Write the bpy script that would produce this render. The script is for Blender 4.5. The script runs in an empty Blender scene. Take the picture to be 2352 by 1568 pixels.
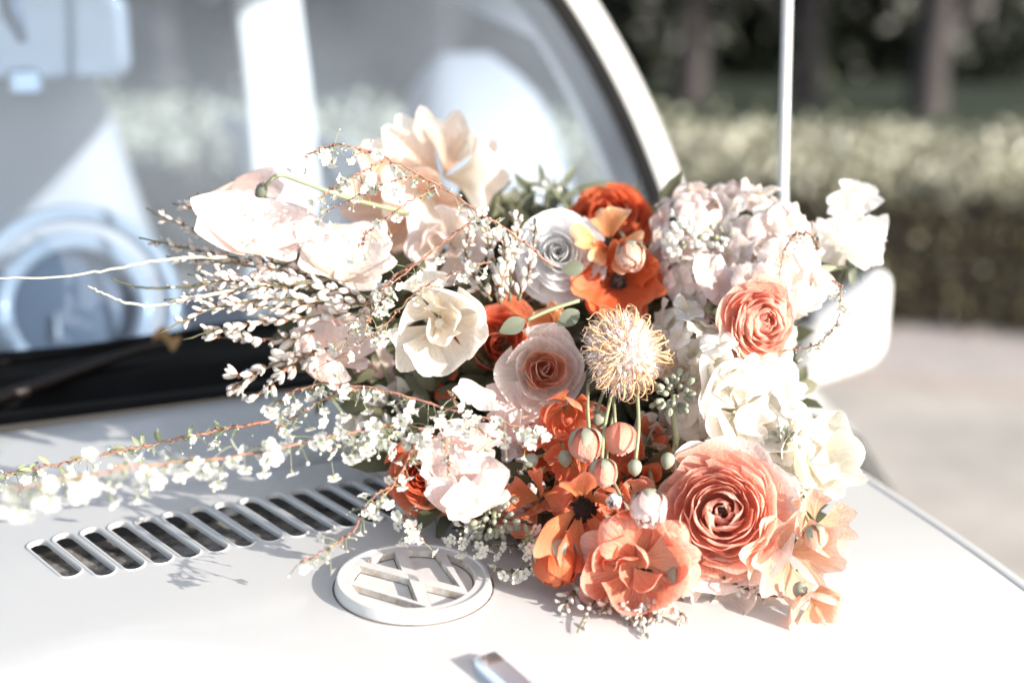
import bpy, bmesh, math, random
from mathutils import Vector, Matrix, Quaternion, noise

random.seed(11)
S = bpy.context.scene
COL = S.collection
PI = math.pi
rad = math.radians

# ------------------------------------------------------------------ camera
PITCH = rad(15)
LENS = 50.0
CAMZ = 1.34
cam_d = bpy.data.cameras.new('camera')
cam = bpy.data.objects.new('camera', cam_d)
COL.objects.link(cam)
cam.location = (0, 0, CAMZ)
cam.rotation_euler = (PI / 2 - PITCH, 0, 0)
cam_d.lens = LENS
cam_d.sensor_width = 36
cam_d.clip_start = 0.02
cam_d.clip_end = 400
cam_d.dof.use_dof = True
cam_d.dof.focus_distance = 0.765
cam_d.dof.aperture_fstop = 3.2
S.camera = cam

# ------------------------------------------------------------------ light
SUN_EL = rad(17.5)
sdir = Vector((0.87, -0.49, 0)).normalized() * math.cos(SUN_EL) + Vector((0, 0, math.sin(SUN_EL)))
world = bpy.data.worlds.new("World")
S.world = world
world.use_nodes = True
wn = world.node_tree
sky = wn.nodes.new('ShaderNodeTexSky')
sky.sky_type = 'NISHITA'
sky.sun_disc = False
sky.sun_elevation = SUN_EL
sky.sun_rotation = math.atan2(sdir.x, sdir.y)
sky.air_density = 1.0
sky.dust_density = 1.2
sky.ozone_density = 1.0
wn.nodes['Background'].inputs['Strength'].default_value = 0.15
hs = wn.nodes.new('ShaderNodeHueSaturation')      # hazy, milky sky
hs.inputs['Saturation'].default_value = 0.55
wn.links.new(sky.outputs[0], hs.inputs['Color'])
wn.links.new(hs.outputs[0], wn.nodes['Background'].inputs['Color'])
sun_d = bpy.data.lights.new('sun', 'SUN')
sun = bpy.data.objects.new('sun', sun_d)
COL.objects.link(sun)
sun_d.energy = 4.2
sun_d.angle = rad(0.5)
sun_d.color = (1.0, 0.93, 0.84)
sun.rotation_mode = 'QUATERNION'
sun.rotation_quaternion = sdir.to_track_quat('Z', 'Y')
sun.location = (4, -2, 6)
S.view_settings.view_transform = 'Standard'
S.view_settings.look = 'None'
S.view_settings.gamma = 1
S.view_settings.use_curve_mapping = False
S.view_settings.exposure = 1.15

# ------------------------------------------------------------------ picture rays and the car's own axes
FP = 2352 * LENS / 36
RGT = Vector((1, 0, 0))
FWD = Vector((0, math.cos(PITCH), -math.sin(PITCH)))
UPV = Vector((0, math.sin(PITCH), math.cos(PITCH)))
CAM = Vector((0, 0, CAMZ))


def P(px, py, d):
    return CAM + d * (RGT * ((px - 1176) / FP) + UPV * ((784 - py) / FP) + FWD)


def rdir(px, py):
    return (RGT * ((px - 1176) / FP) + UPV * ((784 - py) / FP) + FWD).normalized()


TH = rad(25)
L3 = Vector((math.cos(TH), math.sin(TH), 0))
B3 = Vector((-math.sin(TH), math.cos(TH), 0))
E = Vector((-0.05188776, 0.69110821, 1.02147348))


def loc(w):
    r = w - E
    return r.dot(L3), r.dot(B3), w.z


def wld(x, y, z):
    return Vector((E.x, E.y, 0)) + L3 * x + B3 * y + Vector((0, 0, z))


def xe(y):
    return 0.342 + 0.09 * y


def ZH(x, y):
    z = E.z + 0.05 * y - 0.18 * x * x
    if y < 0:
        z -= 0.35 * y * y
    # soft swage line sweeping down the near side of the bonnet towards the nose
    d = (x + 0.090) * 0.77 + (y + 0.046) * 0.64
    t = min(1, max(0, (0.02 - y) / 0.08))
    e = min(1, max(0, (0.008 - d) / 0.032))
    z -= 0.0085 * t * t * (3 - 2 * t) * e * e * (3 - 2 * e)
    return z


def hit(px, py, f):
    lo, hi = 0.3, 6
    for _ in range(50):
        m = (lo + hi) / 2
        if f(*loc(P(px, py, m))) > 0:
            lo = m
        else:
            hi = m
    return lo


def hood_d(px, py):
    return hit(px, py, lambda x, y, z: z - ZH(x, y))


def YG(x, z):
    return 0.455 + 0.36 * x * x + math.tan(rad(28)) * (z - 1.04)


def glass_hit(px, py):
    d = hit(px, py, lambda x, y, z: YG(x, z) - y)
    x, y, z = loc(P(px, py, d))
    return x, z


# ------------------------------------------------------------------ materials
def newmat(name):
    m = bpy.data.materials.new(name)
    m.use_nodes = True
    nt = m.node_tree
    return m, nt, nt.nodes['Principled BSDF'], nt.nodes['Material Output']


def simple(name, col, rough=0.5, metal=0.0, coat=0.0, spec=0.5, noise_amt=0.0, nscale=20, bump=0.0, bscale=200, col2=None):
    m, nt, b, out = newmat(name)
    b.inputs['Base Color'].default_value = (*col, 1)
    b.inputs['Roughness'].default_value = rough
    b.inputs['Metallic'].default_value = metal
    b.inputs['Coat Weight'].default_value = coat
    b.inputs['Coat Roughness'].default_value = 0.08
    b.inputs['Specular IOR Level'].default_value = spec
    tc = nt.nodes.new('ShaderNodeTexCoord')
    if noise_amt > 0:
        n = nt.nodes.new('ShaderNodeTexNoise')
        n.inputs['Scale'].default_value = nscale
        n.inputs['Detail'].default_value = 8
        n.inputs['Roughness'].default_value = 0.65
        nt.links.new(tc.outputs['Object'], n.inputs['Vector'])
        r = nt.nodes.new('ShaderNodeValToRGB')
        c2 = col2 or tuple(c * (1 - noise_amt) for c in col)
        r.color_ramp.elements[0].color = (*c2, 1)
        r.color_ramp.elements[1].color = (*col, 1)
        r.color_ramp.elements[0].position = 0.35
        r.color_ramp.elements[1].position = 0.62
        nt.links.new(n.outputs['Fac'], r.inputs['Fac'])
        nt.links.new(r.outputs['Color'], b.inputs['Base Color'])
    if bump > 0:
        n2 = nt.nodes.new('ShaderNodeTexNoise')
        n2.inputs['Scale'].default_value = bscale
        n2.inputs['Detail'].default_value = 6
        nt.links.new(tc.outputs['Object'], n2.inputs['Vector'])
        bp = nt.nodes.new('ShaderNodeBump')
        bp.inputs['Strength'].default_value = bump
        bp.inputs['Distance'].default_value = 0.002
        nt.links.new(n2.outputs['Fac'], bp.inputs['Height'])
        nt.links.new(bp.outputs['Normal'], b.inputs['Normal'])
    return m


def petal_mat(name, base, mid, tip, transl=0.4, rough=0.5, vein=0.12, spec=0.3, back=None):
    """pigment runs from the petal's base to its tip (uv.y), with fine lengthwise veins"""
    m, nt, b, out = newmat(name)
    uv = nt.nodes.new('ShaderNodeUVMap')
    sep = nt.nodes.new('ShaderNodeSeparateXYZ')
    nt.links.new(uv.outputs[0], sep.inputs[0])
    oi = nt.nodes.new('ShaderNodeObjectInfo')
    mp = nt.nodes.new('ShaderNodeMapping')
    mp.inputs['Scale'].default_value = (26, 2.2, 1)
    nt.links.new(uv.outputs[0], mp.inputs['Vector'])
    add = nt.nodes.new('ShaderNodeVectorMath')
    add.operation = 'ADD'
    cmb = nt.nodes.new('ShaderNodeCombineXYZ')
    ml = nt.nodes.new('ShaderNodeMath'); ml.operation = 'MULTIPLY'; ml.inputs[1].default_value = 37
    nt.links.new(oi.outputs['Random'], ml.inputs[0])
    nt.links.new(ml.outputs[0], cmb.inputs['Z'])
    nt.links.new(mp.outputs[0], add.inputs[0]); nt.links.new(cmb.outputs[0], add.inputs[1])
    n = nt.nodes.new('ShaderNodeTexNoise')
    n.inputs['Scale'].default_value = 1.0; n.inputs['Detail'].default_value = 4
    nt.links.new(add.outputs[0], n.inputs['Vector'])
    n2 = nt.nodes.new('ShaderNodeTexNoise')
    n2.inputs['Scale'].default_value = 3.0; n2.inputs['Detail'].default_value = 3
    add2 = nt.nodes.new('ShaderNodeVectorMath'); add2.operation = 'ADD'
    nt.links.new(uv.outputs[0], add2.inputs[0]); nt.links.new(cmb.outputs[0], add2.inputs[1])
    nt.links.new(add2.outputs[0], n2.inputs['Vector'])
    # v + low noise drives the ramp
    m1 = nt.nodes.new('ShaderNodeMath'); m1.operation = 'MULTIPLY_ADD'
    m1.inputs[1].default_value = 0.30; m1.inputs[2].default_value = -0.15
    nt.links.new(n2.outputs['Fac'], m1.inputs[0])
    m2 = nt.nodes.new('ShaderNodeMath'); m2.operation = 'ADD'
    nt.links.new(sep.outputs['Y'], m2.inputs[0]); nt.links.new(m1.outputs[0], m2.inputs[1])
    r = nt.nodes.new('ShaderNodeValToRGB')
    e = r.color_ramp.elements
    e[0].position = 0.05; e[0].color = (*base, 1)
    e[1].position = 1.0; e[1].color = (*tip, 1)
    k = e.new(0.6); k.color = (*mid, 1)
    nt.links.new(m2.outputs[0], r.inputs['Fac'])
    mx = nt.nodes.new('ShaderNodeMix'); mx.data_type = 'RGBA'; mx.blend_type = 'MULTIPLY'
    mx.inputs['Factor'].default_value = 1
    vr = nt.nodes.new('ShaderNodeMapRange')
    vr.inputs['From Min'].default_value = 0.3; vr.inputs['From Max'].default_value = 0.6
    vr.inputs['To Min'].default_value = 1 - vein; vr.inputs['To Max'].default_value = 1.0
    nt.links.new(n.outputs['Fac'], vr.inputs['Value'])
    vc = nt.nodes.new('ShaderNodeCombineColor')
    for q in range(3):
        nt.links.new(vr.outputs[0], vc.inputs[q])
    nt.links.new(r.outputs['Color'], mx.inputs['A']); nt.links.new(vc.outputs[0], mx.inputs['B'])
    colr = mx.outputs['Result']
    hv = nt.nodes.new('ShaderNodeHueSaturation')
    hr = nt.nodes.new('ShaderNodeMapRange')
    hr.inputs['To Min'].default_value = 0.9; hr.inputs['To Max'].default_value = 1.06
    nt.links.new(oi.outputs['Random'], hr.inputs['Value'])
    nt.links.new(hr.outputs[0], hv.inputs['Value'])
    nt.links.new(colr, hv.inputs['Color'])
    colr = hv.outputs[0]
    nt.links.new(colr, b.inputs['Base Color'])
    b.inputs['Roughness'].default_value = rough
    b.inputs['Specular IOR Level'].default_value = spec
    b.inputs['Sheen Weight'].default_value = 0.08
    bp = nt.nodes.new('ShaderNodeBump'); bp.inputs['Strength'].default_value = 0.45; bp.inputs['Distance'].default_value = 0.0008
    nt.links.new(n.outputs['Fac'], bp.inputs['Height'])
    n3 = nt.nodes.new('ShaderNodeTexNoise'); n3.inputs['Scale'].default_value = 7.0; n3.inputs['Detail'].default_value = 3
    n3.inputs['Distortion'].default_value = 1.2
    nt.links.new(add2.outputs[0], n3.inputs['Vector'])
    bp2 = nt.nodes.new('ShaderNodeBump'); bp2.inputs['Strength'].default_value = 0.5; bp2.inputs['Distance'].default_value = 0.0016
    nt.links.new(n3.outputs['Fac'], bp2.inputs['Height']); nt.links.new(bp.outputs['Normal'], bp2.inputs['Normal'])
    nt.links.new(bp2.outputs['Normal'], b.inputs['Normal'])
    tr = nt.nodes.new('ShaderNodeBsdfTranslucent')
    nt.links.new(colr, tr.inputs['Color']); nt.links.new(bp2.outputs['Normal'], tr.inputs['Normal'])
    ms = nt.nodes.new('ShaderNodeMixShader'); ms.inputs[0].default_value = transl
    nt.links.new(b.outputs[0], ms.inputs[1]); nt.links.new(tr.outputs[0], ms.inputs[2])
    nt.links.new(ms.outputs[0], out.inputs['Surface'])
    return m


M = {}
# car
M['paint'] = simple('white_paint', (0.555, 0.555, 0.55), 0.32, coat=0.5, noise_amt=0.03, nscale=9, bump=0.015, bscale=60)
M['emblem'] = simple('emblem_paint', (0.62, 0.62, 0.61), 0.45, coat=0.2, noise_amt=0.06, nscale=60, bump=0.06, bscale=300)
M['grime'] = simple('grimy_paint', (0.60, 0.58, 0.55), 0.7, noise_amt=0.35, nscale=160, col2=(0.36, 0.29, 0.22))
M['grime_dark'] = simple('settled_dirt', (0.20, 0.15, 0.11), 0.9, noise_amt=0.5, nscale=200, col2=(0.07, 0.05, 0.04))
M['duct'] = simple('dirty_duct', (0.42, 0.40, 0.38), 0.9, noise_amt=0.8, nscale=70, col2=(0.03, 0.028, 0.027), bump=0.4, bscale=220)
M['rubber'] = simple('black_rubber', (0.006, 0.006, 0.006), 0.75, spec=0.12, noise_amt=0.3, nscale=40)
M['trim'] = simple('black_trim', (0.006, 0.0055, 0.005), 0.6, spec=0.12, noise_amt=0.4, nscale=30, bump=0.1, bscale=80)
M['wiper'] = simple('wiper_brown', (0.014, 0.010, 0.009), 0.45, spec=0.3, noise_amt=0.4, nscale=60, bump=0.15, bscale=150)
M['chrome'] = simple('chrome', (0.74, 0.80, 0.88), 0.30, metal=1.0)
M['satin'] = simple('satin_metal', (0.75, 0.75, 0.74), 0.35, metal=0.8)
M['mirror_glass'] = simple('mirror_back', (0.26, 0.262, 0.265), 0.45, coat=0.5)
M['seat'] = simple('pale_vinyl', (0.30, 0.305, 0.32), 0.5, bump=0.2, bscale=120)
M['cabin'] = simple('cabin_lining', (0.30, 0.33, 0.38), 0.8)
M['cabin_white'] = simple('cabin_white_paint', (0.80, 0.79, 0.77), 0.4)
M['dash'] = simple('dash_grey', (0.10, 0.12, 0.15), 0.5)
M['wheelrim'] = simple('ivory_plastic', (0.46, 0.47, 0.48), 0.3, coat=0.4)
# glass: thin pane with a bluish film painted in for reflected sky haze
gm, nt, b, out = newmat('veiled_glass')
tb = nt.nodes.new('ShaderNodeBsdfTransparent'); tb.inputs[0].default_value = (0.66, 0.78, 0.92, 1)
gl = nt.nodes.new('ShaderNodeBsdfGlossy'); gl.inputs['Roughness'].default_value = 0.02
fr = nt.nodes.new('ShaderNodeFresnel'); fr.inputs['IOR'].default_value = 1.6
mx1 = nt.nodes.new('ShaderNodeMixShader')
nt.links.new(fr.outputs[0], mx1.inputs[0]); nt.links.new(tb.outputs[0], mx1.inputs[1]); nt.links.new(gl.outputs[0], mx1.inputs[2])
df = nt.nodes.new('ShaderNodeBsdfDiffuse'); df.inputs[0].default_value = (0.58, 0.67, 0.79, 1)
tcg = nt.nodes.new('ShaderNodeTexCoord')
ng = nt.nodes.new('ShaderNodeTexNoise'); ng.inputs['Scale'].default_value = 3.5; ng.inputs['Detail'].default_value = 3
nt.links.new(tcg.outputs['Object'], ng.inputs['Vector'])
mr = nt.nodes.new('ShaderNodeMapRange')
mr.inputs['From Min'].default_value = 0.35; mr.inputs['From Max'].default_value = 0.68
mr.inputs['To Min'].default_value = 0.045; mr.inputs['To Max'].default_value = 0.12
nt.links.new(ng.outputs['Fac'], mr.inputs['Value'])
mx2 = nt.nodes.new('ShaderNodeMixShader')
nt.links.new(mr.outputs[0], mx2.inputs[0]); nt.links.new(mx1.outputs[0], mx2.inputs[1]); nt.links.new(df.outputs[0], mx2.inputs[2])
nt.links.new(mx2.outputs[0], out.inputs['Surface'])
M['glass'] = gm
# place
M['road'] = simple('pale_asphalt', (0.47, 0.43, 0.385), 0.9, noise_amt=0.28, nscale=2.2, bump=0.5, bscale=90)
M['kerb'] = simple('kerb_concrete', (0.46, 0.41, 0.39), 0.85, noise_amt=0.15, nscale=12)
M['lawn'] = simple('lawn_green', (0.010, 0.026, 0.007), 0.9, noise_amt=0.4, nscale=8)
M['soil'] = simple('leaf_litter', (0.045, 0.034, 0.026), 0.95, noise_amt=0.5, nscale=5)
M['bark'] = simple('pale_bark', (0.055, 0.048, 0.048), 0.9, noise_amt=0.4, nscale=14, bump=0.5, bscale=30)
M['hedge_core'] = simple('hedge_twigs', (0.05, 0.040, 0.028), 0.95, noise_amt=0.5, nscale=30)


def leaf_mat(name, c1, c2, rough=0.4, transl=0.25, spec=0.5):
    m, nt, b, out = newmat(name)
    oi = nt.nodes.new('ShaderNodeObjectInfo')
    g = nt.nodes.new('ShaderNodeNewGeometry')
    r = nt.nodes.new('ShaderNodeValToRGB')
    r.color_ramp.elements[0].color = (*c1, 1); r.color_ramp.elements[1].color = (*c2, 1)
    nt.links.new(g.outputs['Random Per Island'], r.inputs['Fac'])
    nt.links.new(r.outputs[0], b.inputs['Base Color'])
    b.inputs['Roughness'].default_value = rough
    b.inputs['Specular IOR Level'].default_value = spec
    tr = nt.nodes.new('ShaderNodeBsdfTranslucent')
    nt.links.new(r.outputs[0], tr.inputs['Color'])
    ms = nt.nodes.new('ShaderNodeMixShader'); ms.inputs[0].default_value = transl
    nt.links.new(b.outputs[0], ms.inputs[1]); nt.links.new(tr.outputs[0], ms.inputs[2])
    nt.links.new(ms.outputs[0], out.inputs['Surface'])
    return m


M['hedge_leaf'] = leaf_mat('hedge_leaf', (0.055, 0.050, 0.026), (0.13, 0.115, 0.065), 0.4)
M['sunlit_leaf'] = leaf_mat('sunlit_leaf', (0.17, 0.175, 0.10), (0.74, 0.72, 0.58), 0.2, 0.35, 0.8)  # sunlight on the hedge top put into a paler leaf colour
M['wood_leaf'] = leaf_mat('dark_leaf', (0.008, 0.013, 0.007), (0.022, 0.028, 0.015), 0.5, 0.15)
M['sage'] = leaf_mat('sage_leaf', (0.13, 0.155, 0.105), (0.21, 0.23, 0.165), 0.55, 0.25)
M['filler'] = leaf_mat('filler_leaf', (0.07, 0.08, 0.04), (0.17, 0.165, 0.095), 0.5, 0.3)
M['greybud'] = leaf_mat('grey_green_bud', (0.23, 0.245, 0.18), (0.38, 0.395, 0.31), 0.6, 0.15)
M['stem_green'] = simple('green_stem', (0.27, 0.29, 0.17), 0.5)
M['stem_red'] = simple('red_stem', (0.40, 0.19, 0.135), 0.55, noise_amt=0.55, nscale=260, col2=(0.17, 0.075, 0.045))
M['stem_brown'] = simple('brown_stem', (0.13, 0.09, 0.055), 0.6, noise_amt=0.4, nscale=150)
M['stem_olive'] = simple('olive_stem', (0.15, 0.15, 0.085), 0.6, noise_amt=0.3, nscale=150)
M['whip'] = simple('pale_stem', (0.52, 0.50, 0.42), 0.6)
M['calyx'] = simple('brown_calyx', (0.30, 0.13, 0.07), 0.6)
M['green_eye'] = simple('green_eye', (0.28, 0.33, 0.12), 0.6)
M['dark_eye'] = simple('dark_centre', (0.035, 0.012, 0.008), 0.7, noise_amt=0.5, nscale=300, bump=0.8, bscale=600)
M['fuzz'] = simple('white_fuzz', (0.80, 0.71, 0.67), 0.9)
M['style'] = petal_mat('orange_style', (0.92, 0.56, 0.28), (0.94, 0.62, 0.36), (0.96, 0.74, 0.54), 0.2, 0.4, 0.02)
# petals
M['coral'] = petal_mat('coral_petal', (0.96, 0.45, 0.32), (0.98, 0.51, 0.385), (0.985, 0.73, 0.63), 0.54, 0.5, 0.16)
M['coral_soft'] = petal_mat('soft_coral_petal', (0.93, 0.55, 0.36), (0.93, 0.39, 0.27), (0.97, 0.56, 0.45), 0.46, 0.42, 0.28)
M['coral_core'] = petal_mat('coral_core_petal', (0.70, 0.20, 0.17), (0.95, 0.46, 0.36), (0.97, 0.64, 0.55), 0.48)
M['red_orange'] = petal_mat('red_orange_petal', (0.55, 0.08, 0.015), (0.80, 0.15, 0.045), (0.90, 0.28, 0.13), 0.38, 0.4)
M['orange'] = petal_mat('orange_petal', (0.74, 0.32, 0.12), (0.88, 0.235, 0.115), (0.94, 0.36, 0.22), 0.42, 0.3, 0.2, 0.5)
M['tangerine'] = petal_mat('tangerine_petal', (0.84, 0.30, 0.10), (0.90, 0.44, 0.20), (0.94, 0.62, 0.42), 0.42, 0.38)
M['peach'] = petal_mat('peach_petal', (0.93, 0.52, 0.31), (0.95, 0.61, 0.45), (0.97, 0.76, 0.65), 0.48, 0.5, 0.24)
M['peach_light'] = petal_mat('light_peach_petal', (0.94, 0.62, 0.44), (0.96, 0.80, 0.69), (0.97, 0.88, 0.81), 0.5)
M['rose_in'] = petal_mat('peach_rose_petal', (0.93, 0.48, 0.30), (0.96, 0.58, 0.42), (0.97, 0.70, 0.58), 0.48)
M['pink'] = petal_mat('pale_pink_petal', (0.92, 0.66, 0.58), (0.95, 0.78, 0.74), (0.96, 0.85, 0.82), 0.42)
M['blush'] = petal_mat('blush_petal', (0.92, 0.78, 0.66), (0.95, 0.84, 0.79), (0.96, 0.88, 0.85), 0.46)
M['white'] = petal_mat('white_petal', (0.88, 0.82, 0.68), (0.95, 0.92, 0.88), (0.96, 0.94, 0.92), 0.42, 0.5, 0.05)
M['ivory'] = petal_mat('ivory_petal', (0.86, 0.72, 0.54), (0.94, 0.90, 0.83), (0.96, 0.93, 0.89), 0.40, 0.45, 0.12)
M['cream'] = petal_mat('cream_petal', (0.92, 0.82, 0.60), (0.95, 0.91, 0.81), (0.96, 0.94, 0.88), 0.45)
M['cool_white'] = petal_mat('cool_white_petal', (0.84, 0.83, 0.83), (0.93, 0.93, 0.94), (0.95, 0.95, 0.95), 0.42, 0.5, 0.05)
M['blossom'] = petal_mat('blossom_petal', (0.88, 0.88, 0.76), (0.95, 0.95, 0.92), (0.96, 0.96, 0.95), 0.38, 0.5, 0.03)
M['bud_white'] = petal_mat('bud_petal', (0.74, 0.54, 0.44), (0.93, 0.88, 0.82), (0.95, 0.92, 0.89), 0.28, 0.45, 0.05)


# ------------------------------------------------------------------ object helpers
def tag(o, label=None, cat=None, group=None, kind=None):
    if label: o['label'] = label
    if cat: o['category'] = cat
    if group: o['group'] = group
    if kind: o['kind'] = kind
    return o


def thing(name, label, cat, loc_=(0, 0, 0), group=None):
    o = bpy.data.objects.new(name, None)
    o.empty_display_size = 0.02
    o.location = loc_
    COL.objects.link(o)
    return tag(o, label, cat, group)


def link(name, me, parent=None, mat=None):
    o = bpy.data.objects.new(name, me)
    COL.objects.link(o)
    if parent: o.parent = parent
    if mat is not None and not me.materials: me.materials.append(mat)
    return o


def mesh(name, v, f, mat=None, uv=None, smooth=True, mats=None, fm=None):
    me = bpy.data.meshes.new(name)
    me.from_pydata([tuple(q) for q in v], [], f)
    for m in (mats or ([mat] if mat else [])):
        me.materials.append(m)
    if fm: me.polygons.foreach_set('material_index', fm)
    if smooth: me.polygons.foreach_set('use_smooth', [True] * len(f))
    if uv is not None:
        ul = me.uv_layers.new(name='UVMap')
        li = [0] * len(me.loops)
        me.loops.foreach_get('vertex_index', li)
        flat = []
        for i in li: flat += [uv[i][0], uv[i][1]]
        ul.data.foreach_set('uv', flat)
    me.update()
    return me


class MB:
    def __init__(s): s.v = []; s.f = []; s.m = []; s.uv = []; s.cur = 0

    def vert(s, p, uv=(0, 0)):
        s.v.append(Vector(p)); s.uv.append(uv); return len(s.v) - 1

    def face(s, ids): s.f.append(tuple(ids)); s.m.append(s.cur)

    def grid(s, fn, nu, nv, closed=False):
        a = len(s.v)
        for j in range(nv + 1):
            for i in range(nu + (0 if closed else 1)):
                s.vert(fn(i / nu, j / nv), (i / nu, j / nv))
        w = nu + (0 if closed else 1)
        for j in range(nv):
            for i in range(nu):
                i2 = (i + 1) % w
                s.face((a + j * w + i, a + j * w + i2, a + (j + 1) * w + i2, a + (j + 1) * w + i))

    def tube(s, pts, r, n=6, cap=True):
        pts = [Vector(p) for p in pts]
        rr = r if callable(r) else (lambda t: r)
        a = len(s.v)
        ref = None
        for k, p in enumerate(pts):
            t = (pts[min(k + 1, len(pts) - 1)] - pts[max(k - 1, 0)])
            t = t.normalized() if t.length > 1e-9 else Vector((0, 0, 1))
            if ref is None:
                ref = t.orthogonal().normalized()
            ref = (ref - t * ref.dot(t))
            ref = ref.normalized() if ref.length > 1e-6 else t.orthogonal().normalized()
            b2 = t.cross(ref)
            q = rr(k / max(1, len(pts) - 1))
            for i in range(n):
                an = 2 * PI * i / n
                s.vert(p + (ref * math.cos(an) + b2 * math.sin(an)) * q, (i / n, k / max(1, len(pts) - 1)))
        for k in range(len(pts) - 1):
            for i in range(n):
                s.face((a + k * n + i, a + k * n + (i + 1) % n, a + (k + 1) * n + (i + 1) % n, a + (k + 1) * n + i))
        if cap:
            s.face([a + i for i in range(n)][::-1])
            s.face([a + (len(pts) - 1) * n + i for i in range(n)])

    def ell(s, c, ax, r, ln, nu=6, nv=4):
        """ellipsoid along ax, centred c"""
        q = Vector(ax).normalized().to_track_quat('Z', 'Y')
        c = Vector(c)
        a = len(s.v)
        b0 = s.vert(c + q @ Vector((0, 0, -ln)), (0.5, 0))
        for j in range(1, nv):
            t = -PI / 2 + PI * j / nv
            for i in range(nu):
                an = 2 * PI * i / nu
                s.vert(c + q @ Vector((r * math.cos(t) * math.cos(an), r * math.cos(t) * math.sin(an), ln * math.sin(t))), (i / nu, j / nv))
        t0 = s.vert(c + q @ Vector((0, 0, ln)), (0.5, 1))
        for i in range(nu):
            s.face((b0, a + 1 + (i + 1) % nu, a + 1 + i))
            s.face((t0, a + 1 + (nv - 2) * nu + i, a + 1 + (nv - 2) * nu + (i + 1) % nu))
        for j in range(nv - 2):
            for i in range(nu):
                k = a + 1 + j * nu
                s.face((k + i, k + (i + 1) % nu, k + nu + (i + 1) % nu, k + nu + i))

    def leaf(s, p, d, n, ln, w, fold=0.15):
        d = Vector(d).normalized(); n = Vector(n)
        n = n - d * n.dot(d)
        n = n.normalized() if n.length > 1e-6 else d.orthogonal().normalized()
        sd = d.cross(n); p = Vector(p)
        pr = [(0, 0.0), (0.35, 0.9), (0.7, 0.75), (1, 0.0)]
        b0 = s.vert(p, (0.5, 0)); prev = None
        L = [s.vert(p + d * ln * t + sd * w * q * 0.5 + n * (fold * w * q - 0.2 * ln * t * t), (0, t)) for t, q in pr[1:3]]
        Rr = [s.vert(p + d * ln * t - sd * w * q * 0.5 + n * (fold * w * q - 0.2 * ln * t * t), (1, t)) for t, q in pr[1:3]]
        Mi = [s.vert(p + d * ln * t + n * (-0.2 * ln * t * t), (0.5, t)) for t, q in pr[1:3]]
        tp = s.vert(p + d * ln - n * 0.2 * ln, (0.5, 1))
        s.face((b0, L[0], Mi[0])); s.face((b0, Mi[0], Rr[0]))
        s.face((L[0], L[1], Mi[1], Mi[0])); s.face((Mi[0], Mi[1], Rr[1], Rr[0]))
        s.face((L[1], tp, Mi[1])); s.face((Mi[1], tp, Rr[1]))

    def box(s, fn, lo, hi):
        c = [fn(x, y, z) for x in (lo[0], hi[0]) for y in (lo[1], hi[1]) for z in (lo[2], hi[2])]
        a = len(s.v)
        for q in c: s.vert(q)
        for f in ((0, 1, 3, 2), (4, 6, 7, 5), (0, 4, 5, 1), (2, 3, 7, 6), (0, 2, 6, 4), (1, 5, 7, 3)):
            s.face([a + i for i in f])

    def mesh(s, name, *mats, smooth=True):
        return mesh(name, s.v, s.f, uv=s.uv, smooth=smooth, mats=list(mats), fm=s.m)

    def build(s, name, mat, parent=None, smooth=True):
        mats = mat if isinstance(mat, (list, tuple)) else [mat]
        return link(name, s.mesh(name, *mats, smooth=smooth), parent)


def sharp(o, ang=35):
    o.data.set_sharp_from_angle(angle=rad(ang))
    return o


def catmull(pts, n=6):
    out = []
    q = [pts[0] * 2 - pts[1]] + list(pts) + [pts[-1] * 2 - pts[-2]]
    for i in range(1, len(q) - 2):
        for k in range(n):
            t = k / n
            a, b, c, d = q[i - 1], q[i], q[i + 1], q[i + 2]
            out.append(0.5 * ((2 * b) + (c - a) * t + (2 * a - 5 * b + 4 * c - d) * t * t + (3 * b - a - 3 * c + d) * t ** 3))
    out.append(pts[-1])
    return out


def rv(s=1.0):
    return Vector((random.uniform(-1, 1), random.uniform(-1, 1), random.uniform(-1, 1))) * s


# ================================================================== SETTING
def sheet(name, pts, z, mat, n=1):
    v = [(p[0], p[1], z) for p in pts]
    o = link(name, mesh(name, v, [tuple(range(len(v)))], mat, smooth=False))
    return tag(o, kind='structure')


sheet('ground', [(-150, -150), (150, -150), (150, 200), (-150, 200)], 0.0, M['soil'])
sheet('road', [(-60, -40), (60, -40), (60, -13.6), (-60, 24.8)], 0.004, M['road'])


def hl(x, off=0):  # front line of the hedge
    return 5.42 - 0.32 * x + off


sheet('lawn', [(-40, hl(-40, 2)), (40, hl(40, 2)), (40, 16.5), (-40, 24)], 0.008, M['lawn'])
kb = MB()
for (o0, o1, z0, z1) in ((-0.62, -0.50, 0.0, 0.07),):
    kb.box(lambda x, y, z: Vector((x, hl(x, y), z)), (-30, o0, z0), (30, o1, z1))
tag(kb.build('kerb', M['kerb'], smooth=False), kind='structure')
sheet('pavement', [(-30, hl(-30, -0.5)), (30, hl(30, -0.5)), (30, hl(30, 0.1)), (-30, hl(-30, 0.1))], 0.06, M['kerb'])

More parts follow.
